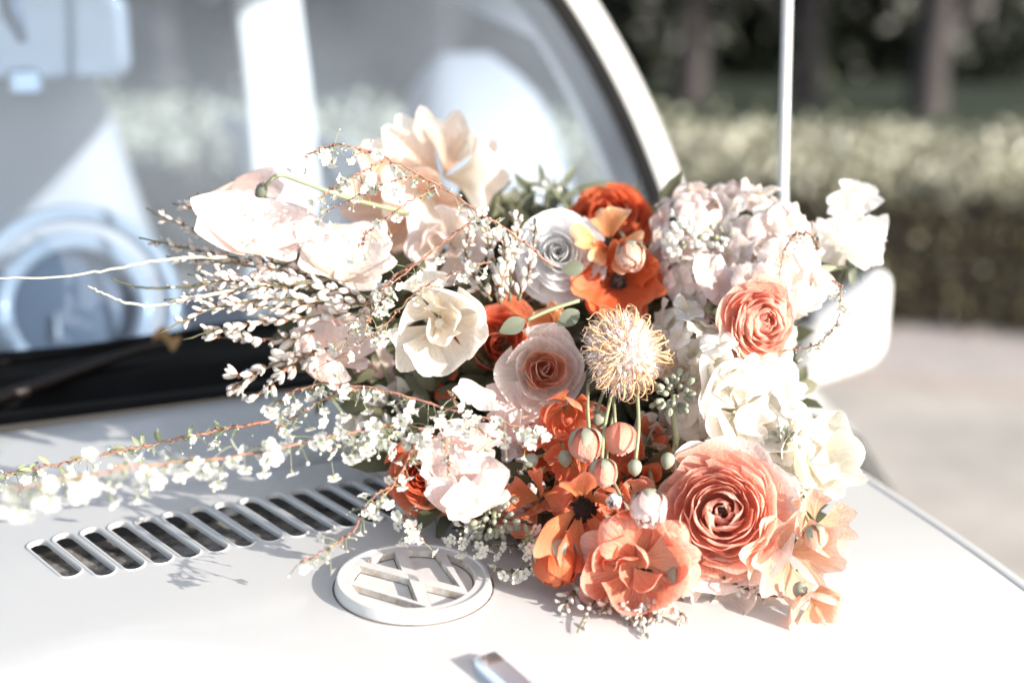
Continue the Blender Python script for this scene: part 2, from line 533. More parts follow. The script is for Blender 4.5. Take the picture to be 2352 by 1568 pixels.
# hedge
hedge = thing('hedge', 'long low clipped hedge along the road with its top in sunlight', 'hedge', (0, hl(0, 0.8), 0))
ho = Vector(hedge.location)
core = MB()
core.box(lambda x, y, z: Vector((x, hl(x, y), z)) - ho, (-9, 0.08, 0.0), (6, 1.62, 0.50))
core.build('hedge_twigs', M['hedge_core'], hedge, smooth=False)
fo = MB()
rr = random.Random(5)
for i in range(26000):
    x = rr.uniform(-8.5, 5.5)
    if rr.random() < 0.68:
        y = rr.uniform(0.0, 1.7); z = 0.52 + 0.05 * noise.noise((x * 2, y * 2, 0)) + rr.uniform(-0.05, 0.05) + (0.08 * rr.random() if rr.random() < .1 else 0)
        n = Vector((rr.uniform(-1, 1), rr.uniform(-1, 1), rr.uniform(0.2, 1.2)))
    else:
        y = rr.uniform(-0.06, 0.08) + 0.05 * noise.noise((x * 2, 3, 0)); z = rr.uniform(0.03, 0.55)
        n = Vector((rr.uniform(-1, 1), -1, rr.uniform(-.6, 1)))
    d = Vector((rr.uniform(-1, 1), rr.uniform(-1, 1), rr.uniform(-.3, 1)))
    s_ = rr.uniform(0.03, 0.055)
    fo.leaf(Vector((x, hl(x, y), z)) - ho, d, n, s_, s_ * 0.6)
tag(fo.build('foliage', M['hedge_leaf'], hedge), kind='stuff')
yg = MB()  # pale layer over the hedge top, its sunlight carried by the leaf colour
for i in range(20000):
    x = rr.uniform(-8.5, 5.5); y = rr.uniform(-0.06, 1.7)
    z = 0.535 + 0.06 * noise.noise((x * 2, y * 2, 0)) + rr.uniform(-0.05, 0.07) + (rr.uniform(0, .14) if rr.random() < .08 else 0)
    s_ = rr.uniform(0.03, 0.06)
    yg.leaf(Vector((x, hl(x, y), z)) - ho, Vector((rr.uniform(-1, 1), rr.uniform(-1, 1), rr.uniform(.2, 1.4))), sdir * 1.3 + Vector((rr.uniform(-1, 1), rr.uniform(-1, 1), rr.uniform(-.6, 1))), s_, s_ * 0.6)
tag(yg.build('sunlit_top', M['sunlit_leaf'], hedge), kind='stuff')

# trees beyond the lawn and dark undergrowth behind them
tl = [
    (2125, 13.0, 0.17, 'thick pale grey tree trunk forking to the right above the hedge', 0.5),
    (1850, 13.6, 0.15, 'grey tree trunk just right of the aerial, beyond the lawn', -0.1),
    (1585, 14.0, 0.16, 'dim grey trunk beyond the lawn close to the windscreen pillar', 0.05),
    (1010, 14.5, 0.15, 'dim trunk beyond the lawn seen through the windscreen', 0.1),
    (380, 15.5, 0.16, 'tree trunk beyond the lawn seen through the cab behind the mirror', -0.2)]
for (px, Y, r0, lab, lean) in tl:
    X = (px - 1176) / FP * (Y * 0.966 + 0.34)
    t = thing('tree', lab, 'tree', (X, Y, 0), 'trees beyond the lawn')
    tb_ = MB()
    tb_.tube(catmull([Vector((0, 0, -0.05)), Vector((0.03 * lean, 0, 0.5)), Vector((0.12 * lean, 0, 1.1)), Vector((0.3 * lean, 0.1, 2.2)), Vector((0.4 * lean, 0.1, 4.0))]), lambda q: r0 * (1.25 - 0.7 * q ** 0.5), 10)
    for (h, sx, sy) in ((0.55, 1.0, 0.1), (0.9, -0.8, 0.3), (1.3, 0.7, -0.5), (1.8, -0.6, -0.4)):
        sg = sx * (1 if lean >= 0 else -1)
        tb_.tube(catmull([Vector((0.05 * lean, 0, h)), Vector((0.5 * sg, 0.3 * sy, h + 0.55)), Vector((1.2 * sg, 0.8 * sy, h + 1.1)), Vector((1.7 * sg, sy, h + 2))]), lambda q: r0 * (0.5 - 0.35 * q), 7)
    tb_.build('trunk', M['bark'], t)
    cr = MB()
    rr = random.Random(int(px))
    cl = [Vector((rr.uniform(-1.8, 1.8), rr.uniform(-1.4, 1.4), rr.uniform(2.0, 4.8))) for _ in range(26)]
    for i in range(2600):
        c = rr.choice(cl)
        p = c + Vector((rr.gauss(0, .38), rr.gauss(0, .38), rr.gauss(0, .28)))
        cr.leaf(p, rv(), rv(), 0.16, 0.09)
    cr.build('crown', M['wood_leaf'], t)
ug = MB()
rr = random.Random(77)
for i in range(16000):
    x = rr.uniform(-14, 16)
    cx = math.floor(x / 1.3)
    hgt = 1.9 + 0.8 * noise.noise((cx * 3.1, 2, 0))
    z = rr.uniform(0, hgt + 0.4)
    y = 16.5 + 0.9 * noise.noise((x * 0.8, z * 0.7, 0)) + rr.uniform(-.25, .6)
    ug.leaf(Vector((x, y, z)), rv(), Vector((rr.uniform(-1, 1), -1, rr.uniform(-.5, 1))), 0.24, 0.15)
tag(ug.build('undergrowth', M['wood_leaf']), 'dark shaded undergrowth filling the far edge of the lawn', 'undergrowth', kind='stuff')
bk = MB()
bk.grid(lambda u, v: Vector((-40 + 80 * u, 18 + 3 * math.sin(u * 20) * 0.3 + 1.5 * v, 9 * v)), 60, 6)
tag(bk.build('woodland_bank', M['soil']), kind='structure')
# sunlit shrub at the far right
sh = thing('shrub', 'small sunlit leafy shrub rising behind the hedge at the right end', 'shrub', (2.95, 6.4, 0))
sb = MB()
rr = random.Random(9)
for i in range(420):
    p = Vector((rr.gauss(0, .10), rr.gauss(0, .12), 0.35 + rr.random() * 0.75))
    sb.leaf(p, rv() + Vector((0, 0, .5)), rv(), 0.07, 0.04)
sb.build('foliage', M['hedge_leaf'], sh)
st_ = MB(); st_.tube([(0, 0, 0), (0.02, 0, .5), (0, .02, 1.0)], 0.015, 6); st_.build('stem', M['stem_brown'], sh)

# ================================================================== CAR
car = thing('car', 'white vintage car with flowers on its bonnet, seen from the front corner', 'car', (E.x, E.y, 0))
car.rotation_euler = (0, 0, TH)


def V(x, y, z): return Vector((x, y, z))


# bonnet with louvres
bn = MB()


def bonfn(u, v):
    y = -0.62 + (0.178 + 0.62) * v
    t = 2 * u - 1
    x = t * xe(y)
    z = ZH(x, y)
    return V(x, y, z)


bn.grid(bonfn, 96, 110)
bon = bn.build('bonnet', M['paint'], car)
SL_A = rad(15.2)
SL_W, SL_H = 0.0050, 0.0315
sl_dir = Vector((math.sin(SL_A), -math.cos(SL_A), 0))
slots = [(-0.167 + 0.01537 * i, 0.1125 + (0.003 if i == 0 else 0), (0.0265 if i == 0 else SL_H)) for i in range(22)]
cut = MB()


def stadium(w, h, n=6):
    pts = []
    for k in range(n + 1):
        a = -PI / 2 + PI * k / n
        pts.append((w * math.sin(a), h - w + w * math.cos(a)))
    for k in range(n + 1):
        a = PI / 2 + PI * k / n
        pts.append((w * math.sin(a), -(h - w) + w * math.cos(a)))
    return pts  # (across, along), clockwise


sd_ = Vector((math.cos(SL_A), math.sin(SL_A), 0))
for (x, y, h) in slots:
    a = len(cut.v)
    pts = stadium(SL_W, h)
    for (p, q) in pts:
        w = V(x, y, 0) + sd_ * p + sl_dir * q
        cut.vert(V(w.x, w.y, ZH(x, y) - 0.02)); cut.vert(V(w.x, w.y, ZH(x, y) + 0.02))
    n = len(pts)
    for k in range(n):
        k2 = (k + 1) % n
        cut.face((a + 2 * k, a + 2 * k2, a + 2 * k2 + 1, a + 2 * k + 1))
    cut.face([a + 2 * k for k in range(n)][::-1]); cut.face([a + 2 * k + 1 for k in range(n)])
cme = cut.mesh('cutter')
bmx = bmesh.new(); bmx.from_mesh(cme); bmesh.ops.recalc_face_normals(bmx, faces=bmx.faces); bmx.to_mesh(cme); bmx.free()
co = link('cutter', cme, car)
so = bon.modifiers.new('s', 'SOLIDIFY'); so.thickness = 0.0022; so.offset = -1
bo = bon.modifiers.new('b', 'BOOLEAN'); bo.operation = 'DIFFERENCE'; bo.object = co; bo.solver = 'EXACT'
bpy.context.view_layer.update()
dg = bpy.context.evaluated_depsgraph_get()
nm = bpy.data.meshes.new_from_object(bon.evaluated_get(dg))
bon.modifiers.clear()
bon.data = nm
nm.name = 'bonnet'
bpy.data.objects.remove(co)
nm.polygons.foreach_set('use_smooth', [True] * len(nm.polygons))
nm.set_sharp_from_angle(angle=rad(30))

# pressed lips of the louvres
def lip_mesh(h):
    lm = MB()
    pts = stadium(SL_W + 0.0009, h + 0.0009, 8)
    n = len(pts)
    ring = [(-0.0007, -0.0012), (-0.0004, 0.0002), (0.0002, 0.0004), (0.0008, 0.0002), (0.0012, -0.0004)]
    a = 0
    for k in range(n):
        p0 = Vector(pts[k]); pm = Vector(pts[k - 1]); pp = Vector(pts[(k + 1) % n])
        t = (pp - pm).normalized(); no = Vector((-t.y, t.x))
        if no.dot(p0) < 0: no = -no
        hi = 1.0 + 1.0 * max(0, p0.x / SL_W)      # higher on one long side, like a louvre
        for (o_, z_) in ring:
            w = p0 + no * o_
            lm.vert(sd_ * w.x + sl_dir * w.y + V(0, 0, z_ * hi if z_ > 0 else z_))
    m_ = len(ring)
    for k in range(n):
        k2 = (k + 1) % n
        for j in range(m_ - 1):
            lm.face((k * m_ + j, k * m_ + j + 1, k2 * m_ + j + 1, k2 * m_ + j))
    return lm.mesh('vent_lip', M['paint'])


lips = {SL_H: lip_mesh(SL_H), 0.0265: lip_mesh(0.0265)}
for (x, y, h) in slots:
    o = link('vent_lip', lips[h], car)
    o.location = (x, y, ZH(x, y) + 0.0002)
    o.rotation_euler = (math.atan(0.05), math.atan(0.36 * x), 0)
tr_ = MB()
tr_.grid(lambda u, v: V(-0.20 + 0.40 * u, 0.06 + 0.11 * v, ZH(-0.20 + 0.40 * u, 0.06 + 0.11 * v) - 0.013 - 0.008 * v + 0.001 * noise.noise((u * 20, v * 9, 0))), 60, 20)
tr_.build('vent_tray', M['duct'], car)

# round badge
badge = MB()
AX = Vector((0, 0.34, 0.94)).normalized()
bx, by = 0.0, 0.0
n_ = Vector((0, -0.05, 1)).normalized()
bq = Vector((0, 0, 1)).rotation_difference(n_)
BA = rad(14)
BR = 0.0405
bz = ZH(0, 0)


def bl(p, h):
    """badge plane point (p across, along) -> car"""
    c, s = math.cos(BA), math.sin(BA)
    return V(bx, by, bz) + bq @ V(p[0] * c - p[1] * s, p[0] * s + p[1] * c, h)


prof = [(BR * 1.03, -0.001), (BR * 1.005, 0.0044), (BR * 0.985, 0.0056), (BR * 0.945, 0.0056), (BR * 0.93, 0.0048), (BR * 0.915, 0.0048), (BR * 0.81, 0.0048)]
badge.grid(lambda u, v: bl((prof[round(v * 6)][0] * math.cos(2 * PI * u), prof[round(v * 6)][0] * math.sin(2 * PI * u)), prof[round(v * 6)][1]), 64, 6, closed=True)
bo_ = badge.build('badge', M['emblem'], car); sharp(bo_, 40)
wal = MB()
pr2 = [(BR * 0.81, 0.0048), (BR * 0.785, 0.0012)]
wal.grid(lambda u, v: bl((pr2[round(v)][0] * math.cos(2 * PI * u), pr2[round(v)][0] * math.sin(2 * PI * u)), pr2[round(v)][1]), 64, 1, closed=True)
wal.build('inner_wall', M['grime'], bo_)
flo = MB(); flo.vert(bl((0, 0), 0.0012))
for k in range(48):
    flo.vert(bl((BR * 0.82 * math.cos(2 * PI * k / 48), BR * 0.82 * math.sin(2 * PI * k / 48)), 0.0012))
for k in range(48): flo.face((0, 1 + k, 1 + (k + 1) % 48))
flo.build('backing_disc', M['emblem'], bo_, smooth=False)
# letters (unit circle coordinates, +y = towards the windscreen)
T_ = 0.16


def letter(name, line):
    """a polyline of centre points extruded as thick flat bars with mitred joints"""
    lm = MB()
    n = len(line)
    Lp, Rp = [], []
    for k in range(n):
        p = Vector(line[k])
        if k == 0: d1 = d2 = (Vector(line[1]) - p).normalized()
        elif k == n - 1: d1 = d2 = (p - Vector(line[k - 1])).normalized()
        else: d1 = (p - Vector(line[k - 1])).normalized(); d2 = (Vector(line[k + 1]) - p).normalized()
        n1 = Vector((-d1.y, d1.x)); n2 = Vector((-d2.y, d2.x))
        mt = (n1 + n2).normalized()
        q = T_ / 2 / max(0.35, mt.dot(n1))
        for lst, w in ((Lp, p + mt * q), (Rp, p - mt * q)):
            lst.append(w * (0.865 / w.length) if w.length > 0.865 else w)
    for k in range(n - 1):
        c = [Lp[k], Rp[k], Rp[k + 1], Lp[k + 1]]
        a = len(lm.v)
        for w in c: lm.vert(bl(w * BR, 0.00488))
        m1_ = (c[0] + c[1]) / 2; m2_ = (c[2] + c[3]) / 2
        for w, m0 in zip(c, (m1_, m1_, m2_, m2_)): lm.vert(bl((m0 + (w - m0) * 1.22) * BR, 0.0011))
        lm.cur = 0; lm.face((a, a + 1, a + 2, a + 3))
        lm.cur = 1
        lm.face((a, a + 3, a + 7, a + 4)); lm.face((a + 1, a + 5, a + 6, a + 2))
        if k == 0: lm.face((a, a + 4, a + 5, a + 1))
        if k == n - 2: lm.face((a + 3, a + 2, a + 6, a + 7))
        b_ = len(lm.v)
        for w, m0 in zip(c, (m1_, m1_, m2_, m2_)): lm.vert(bl((m0 + (w - m0) * 1.36) * BR, 0.0014))
        lm.cur = 2; lm.face((b_, b_ + 1, b_ + 2, b_ + 3))
    return lm.build(name, [M['emblem'], M['grime'], M['grime_dark']], bo_, smooth=False)


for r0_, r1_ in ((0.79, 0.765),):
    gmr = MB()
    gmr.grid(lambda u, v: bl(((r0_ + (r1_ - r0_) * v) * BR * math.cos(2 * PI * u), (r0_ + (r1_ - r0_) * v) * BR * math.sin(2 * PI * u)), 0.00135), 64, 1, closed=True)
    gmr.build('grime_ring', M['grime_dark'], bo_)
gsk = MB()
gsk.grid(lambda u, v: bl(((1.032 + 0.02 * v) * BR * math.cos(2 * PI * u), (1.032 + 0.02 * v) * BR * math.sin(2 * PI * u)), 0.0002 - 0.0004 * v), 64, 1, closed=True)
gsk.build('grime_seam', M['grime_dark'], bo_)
letter('letter_v', [(-0.34, 0.82), (0.0, 0.06), (0.34, 0.82)])
letter('letter_w', [(-0.76, 0.44), (-0.345, -0.78), (0.0, -0.045), (0.345, -0.78), (0.76, 0.44)])

# bonnet handle below the badge
hd = MB()
h0 = V(*loc(P(1108, 1522, hood_d(1108, 1522)))); h1 = V(*loc(P(1262, 1655, hood_d(1262, 1655))))
h0.z = ZH(h0.x, h0.y); h1.z = ZH(h1.x, h1.y)
dv = (h1 - h0).normalized(); sv = dv.cross(V(0, 0, 1)).normalized()
hp = [(-0.0066, 0.0), (-0.0068, 0.0045), (-0.0054, 0.0066), (0.0052, 0.0066), (0.0066, 0.0045), (0.0068, 0.0)]
st2 = [(-0.001, 0.5, 0.35), (0.0, 0.85, 0.75), (0.003, 1, 1), (0.012, 1, 1.0), (0.07, 1.0, 1.0), (0.10, 1, 1)]


def hfn(u, v):
    s0 = st2[round(v * 5)]; q = hp[round(u * 5)]
    return h0 + dv * s0[0] + sv * q[0] * s0[1] + V(0, 0, q[1] * s0[2] - 0.0005)


hd.grid(hfn, 5, 5)
hd.face([0, 1, 2, 3, 4, 5])
sharp(hd.build('bonnet_handle', M['chrome'], car), 50)

# scuttle panel between bonnet and windscreen, right wing strip
cw = MB()
YC0, YC1 = 0.1815, 0.312


def cowlz(x, y): return ZH(x, y) + 0.001


cw.grid(lambda u, v: V((2 * u - 1) * 0.375, YC0 + (YC1 - YC0 + 0.30 * ((2 * u - 1) * 0.375) ** 2) * v, cowlz((2 * u - 1) * 0.375, YC0 + (YC1 - YC0) * v) - (0.004 if v == 0 else 0)), 50, 12)
cw.build('scuttle_panel', M['paint'], car)
for sgn in (1, -1):
    wg = MB()
    prf = [(0.0030, -0.006), (0.0034, 0.0002), (0.009, 0.0016), (0.014, 0.0004), (0.018, -0.006), (0.021, -0.02), (0.03, -0.09), (0.12, -0.17), (0.26, -0.24), (0.36, -0.36), (0.40, -0.55), (0.40, -0.75)]

    def wfn(u, v, sgn=sgn):
        y = -0.62 + 1.0 * u
        x = xe(min(y, 0.178)); q = prf[round(v * (len(prf) - 1))]
        return V(sgn * (x + q[0] + (0.12 * max(0, y - 0.178) ** 1.0)), y, ZH(x, y) + q[1] - 0.004)
    wg.grid(wfn, 50, len(prf) - 1)
    wg.build('front_wing', M['paint'], car)

# black trim in the scuttle recess
tm = MB()
tprof = [(0.311, 0.0035), (0.314, 0.0075), (0.330, 0.006), (0.338, -0.006), (0.375, -0.010), (0.384, 0.004), (0.398, 0.007), (0.408, 0.004), (0.430, 0.003), (0.448, 0.003), (0.458, 0.006)]


def tfn(u, v):
    x = (2 * u - 1) * 0.56
    q = tprof[round(v * (len(tprof) - 1))]
    w = (q[0] - 0.311) / 0.147
    y = q[0] + x * x * (0.30 * (1 - w) + 0.36 * w)
    return V(x, y, ZH(0.7 * x, 0.31) + 0.05 * (q[0] - 0.31) + q[1])


tm.grid(tfn, 60, len(tprof) - 1)
tm.build('scuttle_trim', M['trim'], car)

# windscreen outline: right half from the pillar's inner edge, mirrored to the left
edge_px = [(1640, 730), (1585, 690), (1545, 600), (1508, 500), (1470, 395), (1420, 275), (1350, 140), (1268, 10), (1180, -90), (1060, -165), (880, -215), (640, -240)]
eg = [glass_hit(*q) for q in edge_px]
zb = 1.046
half = [(0.0, zb), (0.15, zb), (0.30, zb - 0.002)] + [(x, z) for (x, z) in eg if x > 0.02] + [(0.0, eg[-1][1] + 0.012)]
left = [(-x, z) for (x, z) in half[1:-1]][::-1]
outl = [Vector((x, z, 0)) for (x, z) in half + left]
# resample smoothly
cl_ = outl + [outl[0]]
outl = []
for i in range(len(cl_) - 1):
    a, b_, c, d = cl_[i - 1 if i else -2], cl_[i], cl_[i + 1], cl_[(i + 2) % (len(cl_) - 1)]
    for k in range(4):
        t = k / 4
        outl.append(0.5 * ((2 * b_) + (c - a) * t + (2 * a - 5 * b_ + 4 * c - d) * t * t + (3 * b_ - a - 3 * c + d) * t ** 3))
NO = len(outl)
gz0 = sum(p.y for p in outl) / NO


def gpt(x, z, out_=0.0):
    y = YG(x, z)
    nrm = Vector((0.72 * x, -1, math.tan(rad(28)))).normalized()
    return V(x, y, z) + nrm * out_


gm_ = MB()
K = 10
ctr = Vector((0, gz0, 0))
for j in range(K + 1):
    for p in outl:
        q = ctr + (p - ctr) * (1 - j / K * 0.999)
        gm_.vert(gpt(q.x, q.y))
for j in range(K):
    for i in range(NO):
        gm_.face((j * NO + i, j * NO + (i + 1) % NO, (j + 1) * NO + (i + 1) % NO, (j + 1) * NO + i))
scr = gm_.build('windscreen', M['glass'], car)


def sweep(prof):
    sm = MB()
    for k in range(NO):
        t = (outl[(k + 1) % NO] - outl[k - 1]).normalized()
        nn = Vector((t.y, -t.x, 0))
        if nn.dot(outl[k] - ctr) < 0: nn = -nn
        for (o_, h_) in prof:
            q = outl[k] + nn * o_
            sm.vert(gpt(q.x, q.y, h_))
    m_ = len(prof)
    for k in range(NO):
        for j in range(m_ - 1):
            k2 = (k + 1) % NO
            sm.face((k * m_ + j, k * m_ + j + 1, k2 * m_ + j + 1, k2 * m_ + j))
    return sm


sweep([(-0.004, -0.008), (-0.004, 0.002), (-0.001, 0.005), (0.014, 0.006), (0.019, 0.002), (0.019, -0.01)]).build('windscreen_seal', M['rubber'], scr)
sweep([(0.0185, -0.012), (0.0188, 0.0015), (0.021, 0.0035), (0.025, 0.003), (0.029, 0.0075), (0.036, 0.011), (0.044, 0.008), (0.049, -0.004), (0.051, -0.03), (0.054, -0.07), (0.040, -0.085), (0.012, -0.05)]).build('windscreen_frame', M['paint'], car)

# roof, doors and cabin behind the screen
top = max(p.y for p in outl)
rf = MB()


def roof(u, v):
    x = (2 * u - 1) * 0.47
    yy = v * 1.55
    z = top + 0.035 + 0.10 * math.sin(min(1, v * 1.6) * PI / 2) - 0.30 * max(0, v - 0.55) ** 1.6 - 0.25 * x * x - (0.14 * max(0, abs(x) - 0.33) / 0.14)
    return V(x * (1 - 0.04 * v), YG(x * 0.5, top + 0.03) + 0.02 + yy, z)


rf.grid(roof, 30, 24)
rm = rf.build('roof', M['paint'], car)
rm.modifiers.new('s', 'SOLIDIFY').thickness = 0.012
for sgn in (1, -1):
    dr = MB()
    dpro = [(0.60, 0.99), (0.62, 0.97), (0.66, 0.85), (0.69, 0.70), (0.69, 0.50), (0.67, 0.30)]

    def dfn(u, v, sgn=sgn):
        q = dpro[round(v * 5)]
        return V(sgn * q[0], 0.60 + 1.15 * u, q[1])
    dr.grid(dfn, 6, 5)
    d_ = dr.build('door', M['paint'], car)
    d_.modifiers.new('s', 'SOLIDIFY').thickness = 0.03
    q_ = MB()

    def qfn(u, v, sgn=sgn):
        q = dpro[round(v * 5)]
        return V(sgn * (q[0] - 0.05 * u), 1.76 + 0.95 * u, q[1] + (0.0 if v > .5 else -0.02 * u))
    q_.grid(qfn, 6, 5)
    qq = q_.build('rear_side_panel', M['paint'], car)
    qq.modifiers.new('s', 'SOLIDIFY').thickness = 0.03
for sgn in (1, -1):
    sp2 = MB()
    pro2 = [((0.372, 1.000), (0.56, 1.010)), ((0.44, 0.992), (0.60, 0.992)), ((0.52, 0.95), (0.625, 0.965)), ((0.60, 0.84), (0.662, 0.85)), ((0.66, 0.70), (0.692, 0.70)), ((0.70, 0.50), (0.692, 0.50)), ((0.70, 0.28), (0.672, 0.30))]

    def sfn(u, v, sgn=sgn):
        a_, b_ = pro2[round(v * 6)]
        return V(sgn * (a_[0] + (b_[0] - a_[0]) * u), 0.28 + 0.325 * u, a_[1] + (b_[1] - a_[1]) * u - 0.006)
    sp2.grid(sfn, 8, 6)
    sp2.build('cowl_side', M['paint'], car)
# pillar behind the far door, seen through the windscreen
pl = MB()
pa = V(*loc(P(640, 560, 2.15))); pb = V(*loc(P(655, 470, 2.15))); pc = V(*loc(P(612, 0, 2.2))); pd = V(*loc(P(590, -260, 2.25)))
pcv = catmull([V(pa.x, pa.y, 0.45), pa, pb, (pb + pc) / 2 + V(0.004, 0, 0), pc, pd], 4)
PS = 0.9
pp = [(-0.052, 0.0), (-0.048, -0.012), (-0.012, -0.016), (-0.006, -0.006), (0.000, -0.006), (0.006, -0.018), (0.046, -0.022), (0.054, -0.008), (0.054, 0.03), (-0.052, 0.03)]
pd_v = Vector((math.cos(-TH * 0.4), math.sin(-TH * 0.4), 0)); pn_v = Vector((-pd_v.y, pd_v.x, 0))


def plf(u, v):
    c = pcv[min(len(pcv) - 1, round(v * (len(pcv) - 1)))]; q = pp[round(u * len(pp)) % len(pp)]
    return c + pd_v * q[0] * PS + pn_v * q[1] * PS


pl.grid(plf, len(pp), len(pcv) - 1, closed=True)
sharp(pl.build('door_pillar', M['cabin_white'], car), 50)
# floor, dash, seats
cb = MB(); cb.box(V, (-0.60, 0.56, 0.28), (0.60, 2.6, 0.31)); cb.build('floor_pan', M['cabin'], car, smooth=False)
rb_ = MB(); rb_.grid(lambda u, v: V(-0.52 + 1.04 * u, 2.10 + 0.16 * v + 0.03 * math.sin(PI * u), 0.31 + 0.36 * v), 8, 4)
rb_.build('rear_seat', M['cabin'], car)
ds = MB()
dpr = [(0.475, 1.030), (0.52, 1.034), (0.60, 1.03), (0.64, 1.00), (0.65, 0.93), (0.60, 0.86), (0.56, 0.6)]
ds.grid(lambda u, v: V(-0.56 + 1.12 * u, dpr[round(v * 6)][0] + 0.3 * (-0.56 + 1.12 * u) ** 2, dpr[round(v * 6)][1] - 0.035), 20, 6)
ds.build('dashboard', M['dash'], car)


def seat(cx, cy, w0, w1, zt, zb_, lab):
    sm = MB()

    def f(u, v):
        # closed slab with rounded shoulders: u round the section, v upward
        t = v
        w = (w0 + (w1 - w0) * t ** 0.8) * (1 - max(0, (t - 0.82) / 0.18) ** 2.2 * 0.6)
        z = zb_ + (zt - zb_) * t
        dpt = 0.075 * (1 - max(0, (t - 0.85) / 0.15) ** 2 * 0.85)
        a = 2 * PI * u
        cx_, sx_ = math.cos(a), math.sin(a)
        k = (abs(cx_) ** 3 + abs(sx_) ** 3) ** (-1 / 3)
        return V(cx + w * cx_ * k, cy + 0.28 * t + dpt * sx_ * k, z)
    sm.grid(f, 32, 18, closed=True)
    sm.face([18 * 32 + i for i in range(32)])
    so_ = sm.build('seat_back', M['seat'], car)
    so_['label'] = lab
    cu = MB(); cu.grid(lambda u, v: V(cx + (2 * v - 1) * w0, cy - 0.02 - 0.22 + 0.24 * math.cos(2 * PI * u), zb_ + 0.02 + 0.08 * math.sin(2 * PI * u)), 16, 6, closed=True)
    cu.build('seat_cushion', M['seat'], car)


s1 = loc(P(120, 430, 1.95))
seat(s1[0], s1[1], 0.235, 0.10, 1.235, 0.62, 'pale seat back behind the mirror')
s2 = loc(P(1180, 420, 2.1))
seat(s2[0], s2[1] - 0.1, 0.20, 0.10, 1.20, 0.62, 'sunlit pale seat back')
# steering wheel
sw = loc(P(172, 705, 1.36))
swc = V(sw[0], sw[1], sw[2])
vd = (V(0, 0, 0) - Vector(swc) + V(*loc(CAM))).normalized()
sq = (vd + V(0, -0.1, 0.15)).normalized().to_track_quat('Z', 'Y')


def ring(name, R, r, dz, mat):
    rg = MB()
    rg.grid(lambda u, v: swc + sq @ V((R + r * math.cos(2 * PI * v)) * math.cos(2 * PI * u), (R + r * math.cos(2 * PI * v)) * math.sin(2 * PI * u), dz + r * math.sin(2 * PI * v)), 56, 10, closed=True)
    return rg.build(name, mat, car)


wh = ring('steering_wheel', 0.091, 0.0085, 0, M['wheelrim'])
hr_ = ring('horn_ring', 0.066, 0.0095, -0.012, M['wheelrim']); hr_.parent = wh
hb = MB()
hb.grid(lambda u, v: swc + sq @ V(0.064 * v * math.cos(2 * PI * u), 0.064 * v * math.sin(2 * PI * u), -0.03 + 0.012 * (1 - v * v)), 32, 6, closed=True)
hb.build('hub', M['dash'], wh)
sp_ = MB()
sp_.box(lambda x, y, z: swc + sq @ V(x, y, z), (-0.020, -0.030, -0.018), (-0.0155, -0.004, -0.012))
sp_.build('spoke', M['wheelrim'], wh)

# rear-view mirror behind the glass
mm = MB()
mc = V(*loc(P(55, 82, 1.36)))
mq = (V(*loc(CAM)) - mc).normalized().to_track_quat('Z', 'Y')
hw, hh = 0.098, 0.0425


def rrect(w, h, r, n=6):
    o_ = []
    for (sx, sy, a0) in ((1, 1, 0), (-1, 1, 90), (-1, -1, 180), (1, -1, 270)):
        for k in range(n + 1):
            a = rad(a0 + 90 * k / n)
            o_.append((sx * (w - r) + r * math.cos(a), sy * (h - r) + r * math.sin(a)))
    return o_


lay = [(0.97, -0.006), (1.0, 0.0), (1.0, 0.006), (0.97, 0.012), (0.88, 0.0155), (0.80, 0.0145), (0.02, 0.0165)]
RRn = len(rrect(hw, hh, 0.02))


def mfn(u, v):
    p = rrect(hw, hh, 0.02)[round(u * RRn) % RRn]; q = lay[round(v * 6)]
    return mc + mq @ V(p[0] * q[0], p[1] * q[0], q[1])


mm.grid(mfn, RRn, 6, closed=True)
mi = mm.build('interior_mirror', M['mirror_glass'], car)
mt_ = MB(); mt_.tube([mc + mq @ V(-0.012, 0.06, 0.01), mc + mq @ V(-0.006, 0.02, 0.02), mc + mq @ V(0, -0.005, 0.016)], lambda t: 0.010 - 0.006 * t, 8)
mt_.build('mirror_stalk', M['dash'], mi)
mt_ = MB(); mt_.box(lambda x, y, z: mc + mq @ V(x, y, z), (-0.017, -0.056, 0.008), (0.014, -0.030, 0.022))
cp = mt_.build('dipping_tab', M['chrome'], mi, smooth=False)
cp.modifiers.new('b', 'BEVEL').width = 0.004

# wiper resting on the trim
wp = MB()
w0 = V(*loc(P(-60, 935, 0.99))); w1 = V(*loc(P(130, 868, 1.03))); w2 = V(*loc(P(300, 808, 1.07))); w3 = V(*loc(P(420, 778, 1.10)))
wp.tube(catmull([w0, w1, w2, w3]), lambda t: 0.0062 - 0.003 * t, 8)
wo = wp.build('wiper_arm', M['wiper'], car)
wbld = MB()
wbld.tube(catmull([w2 + V(-0.17, 0.02, -0.005), w2 + V(0, 0.012, 0.004), w3 + V(0.05, 0.012, 0.002), w3 + V(0.16, 0.02, -0.002)]), 0.0045, 6)
wbld.build('wiper_blade', M['rubber'], wo)

# aerial at the corner of the wing
da = hood_d(1803, 985)
ab = V(*loc(P(1806, 1000, 1.02)))
an = MB()
atop = V(*loc(P(1789, -160, 1.02)))
an.tube([ab + V(0, 0, 0.02), ab.lerp(atop, 0.5), atop + V(0, 0, 0.35)], lambda t: 0.0044 - 0.0012 * t, 10)
ao = an.build('aerial', M['paint'], car)
ab2 = MB()
abp = [(0.013, -0.012), (0.012, 0.0), (0.0085, 0.004), (0.0072, 0.016), (0.0065, 0.032), (0.0045, 0.036)]
ab2.grid(lambda u, v: ab + V(abp[round(v * 5)][0] * math.cos(2 * PI * u), abp[round(v * 5)][0] * math.sin(2 * PI * u), abp[round(v * 5)][1]), 20, 5, closed=True)
ab2.build('aerial_base', M['satin'], ao)

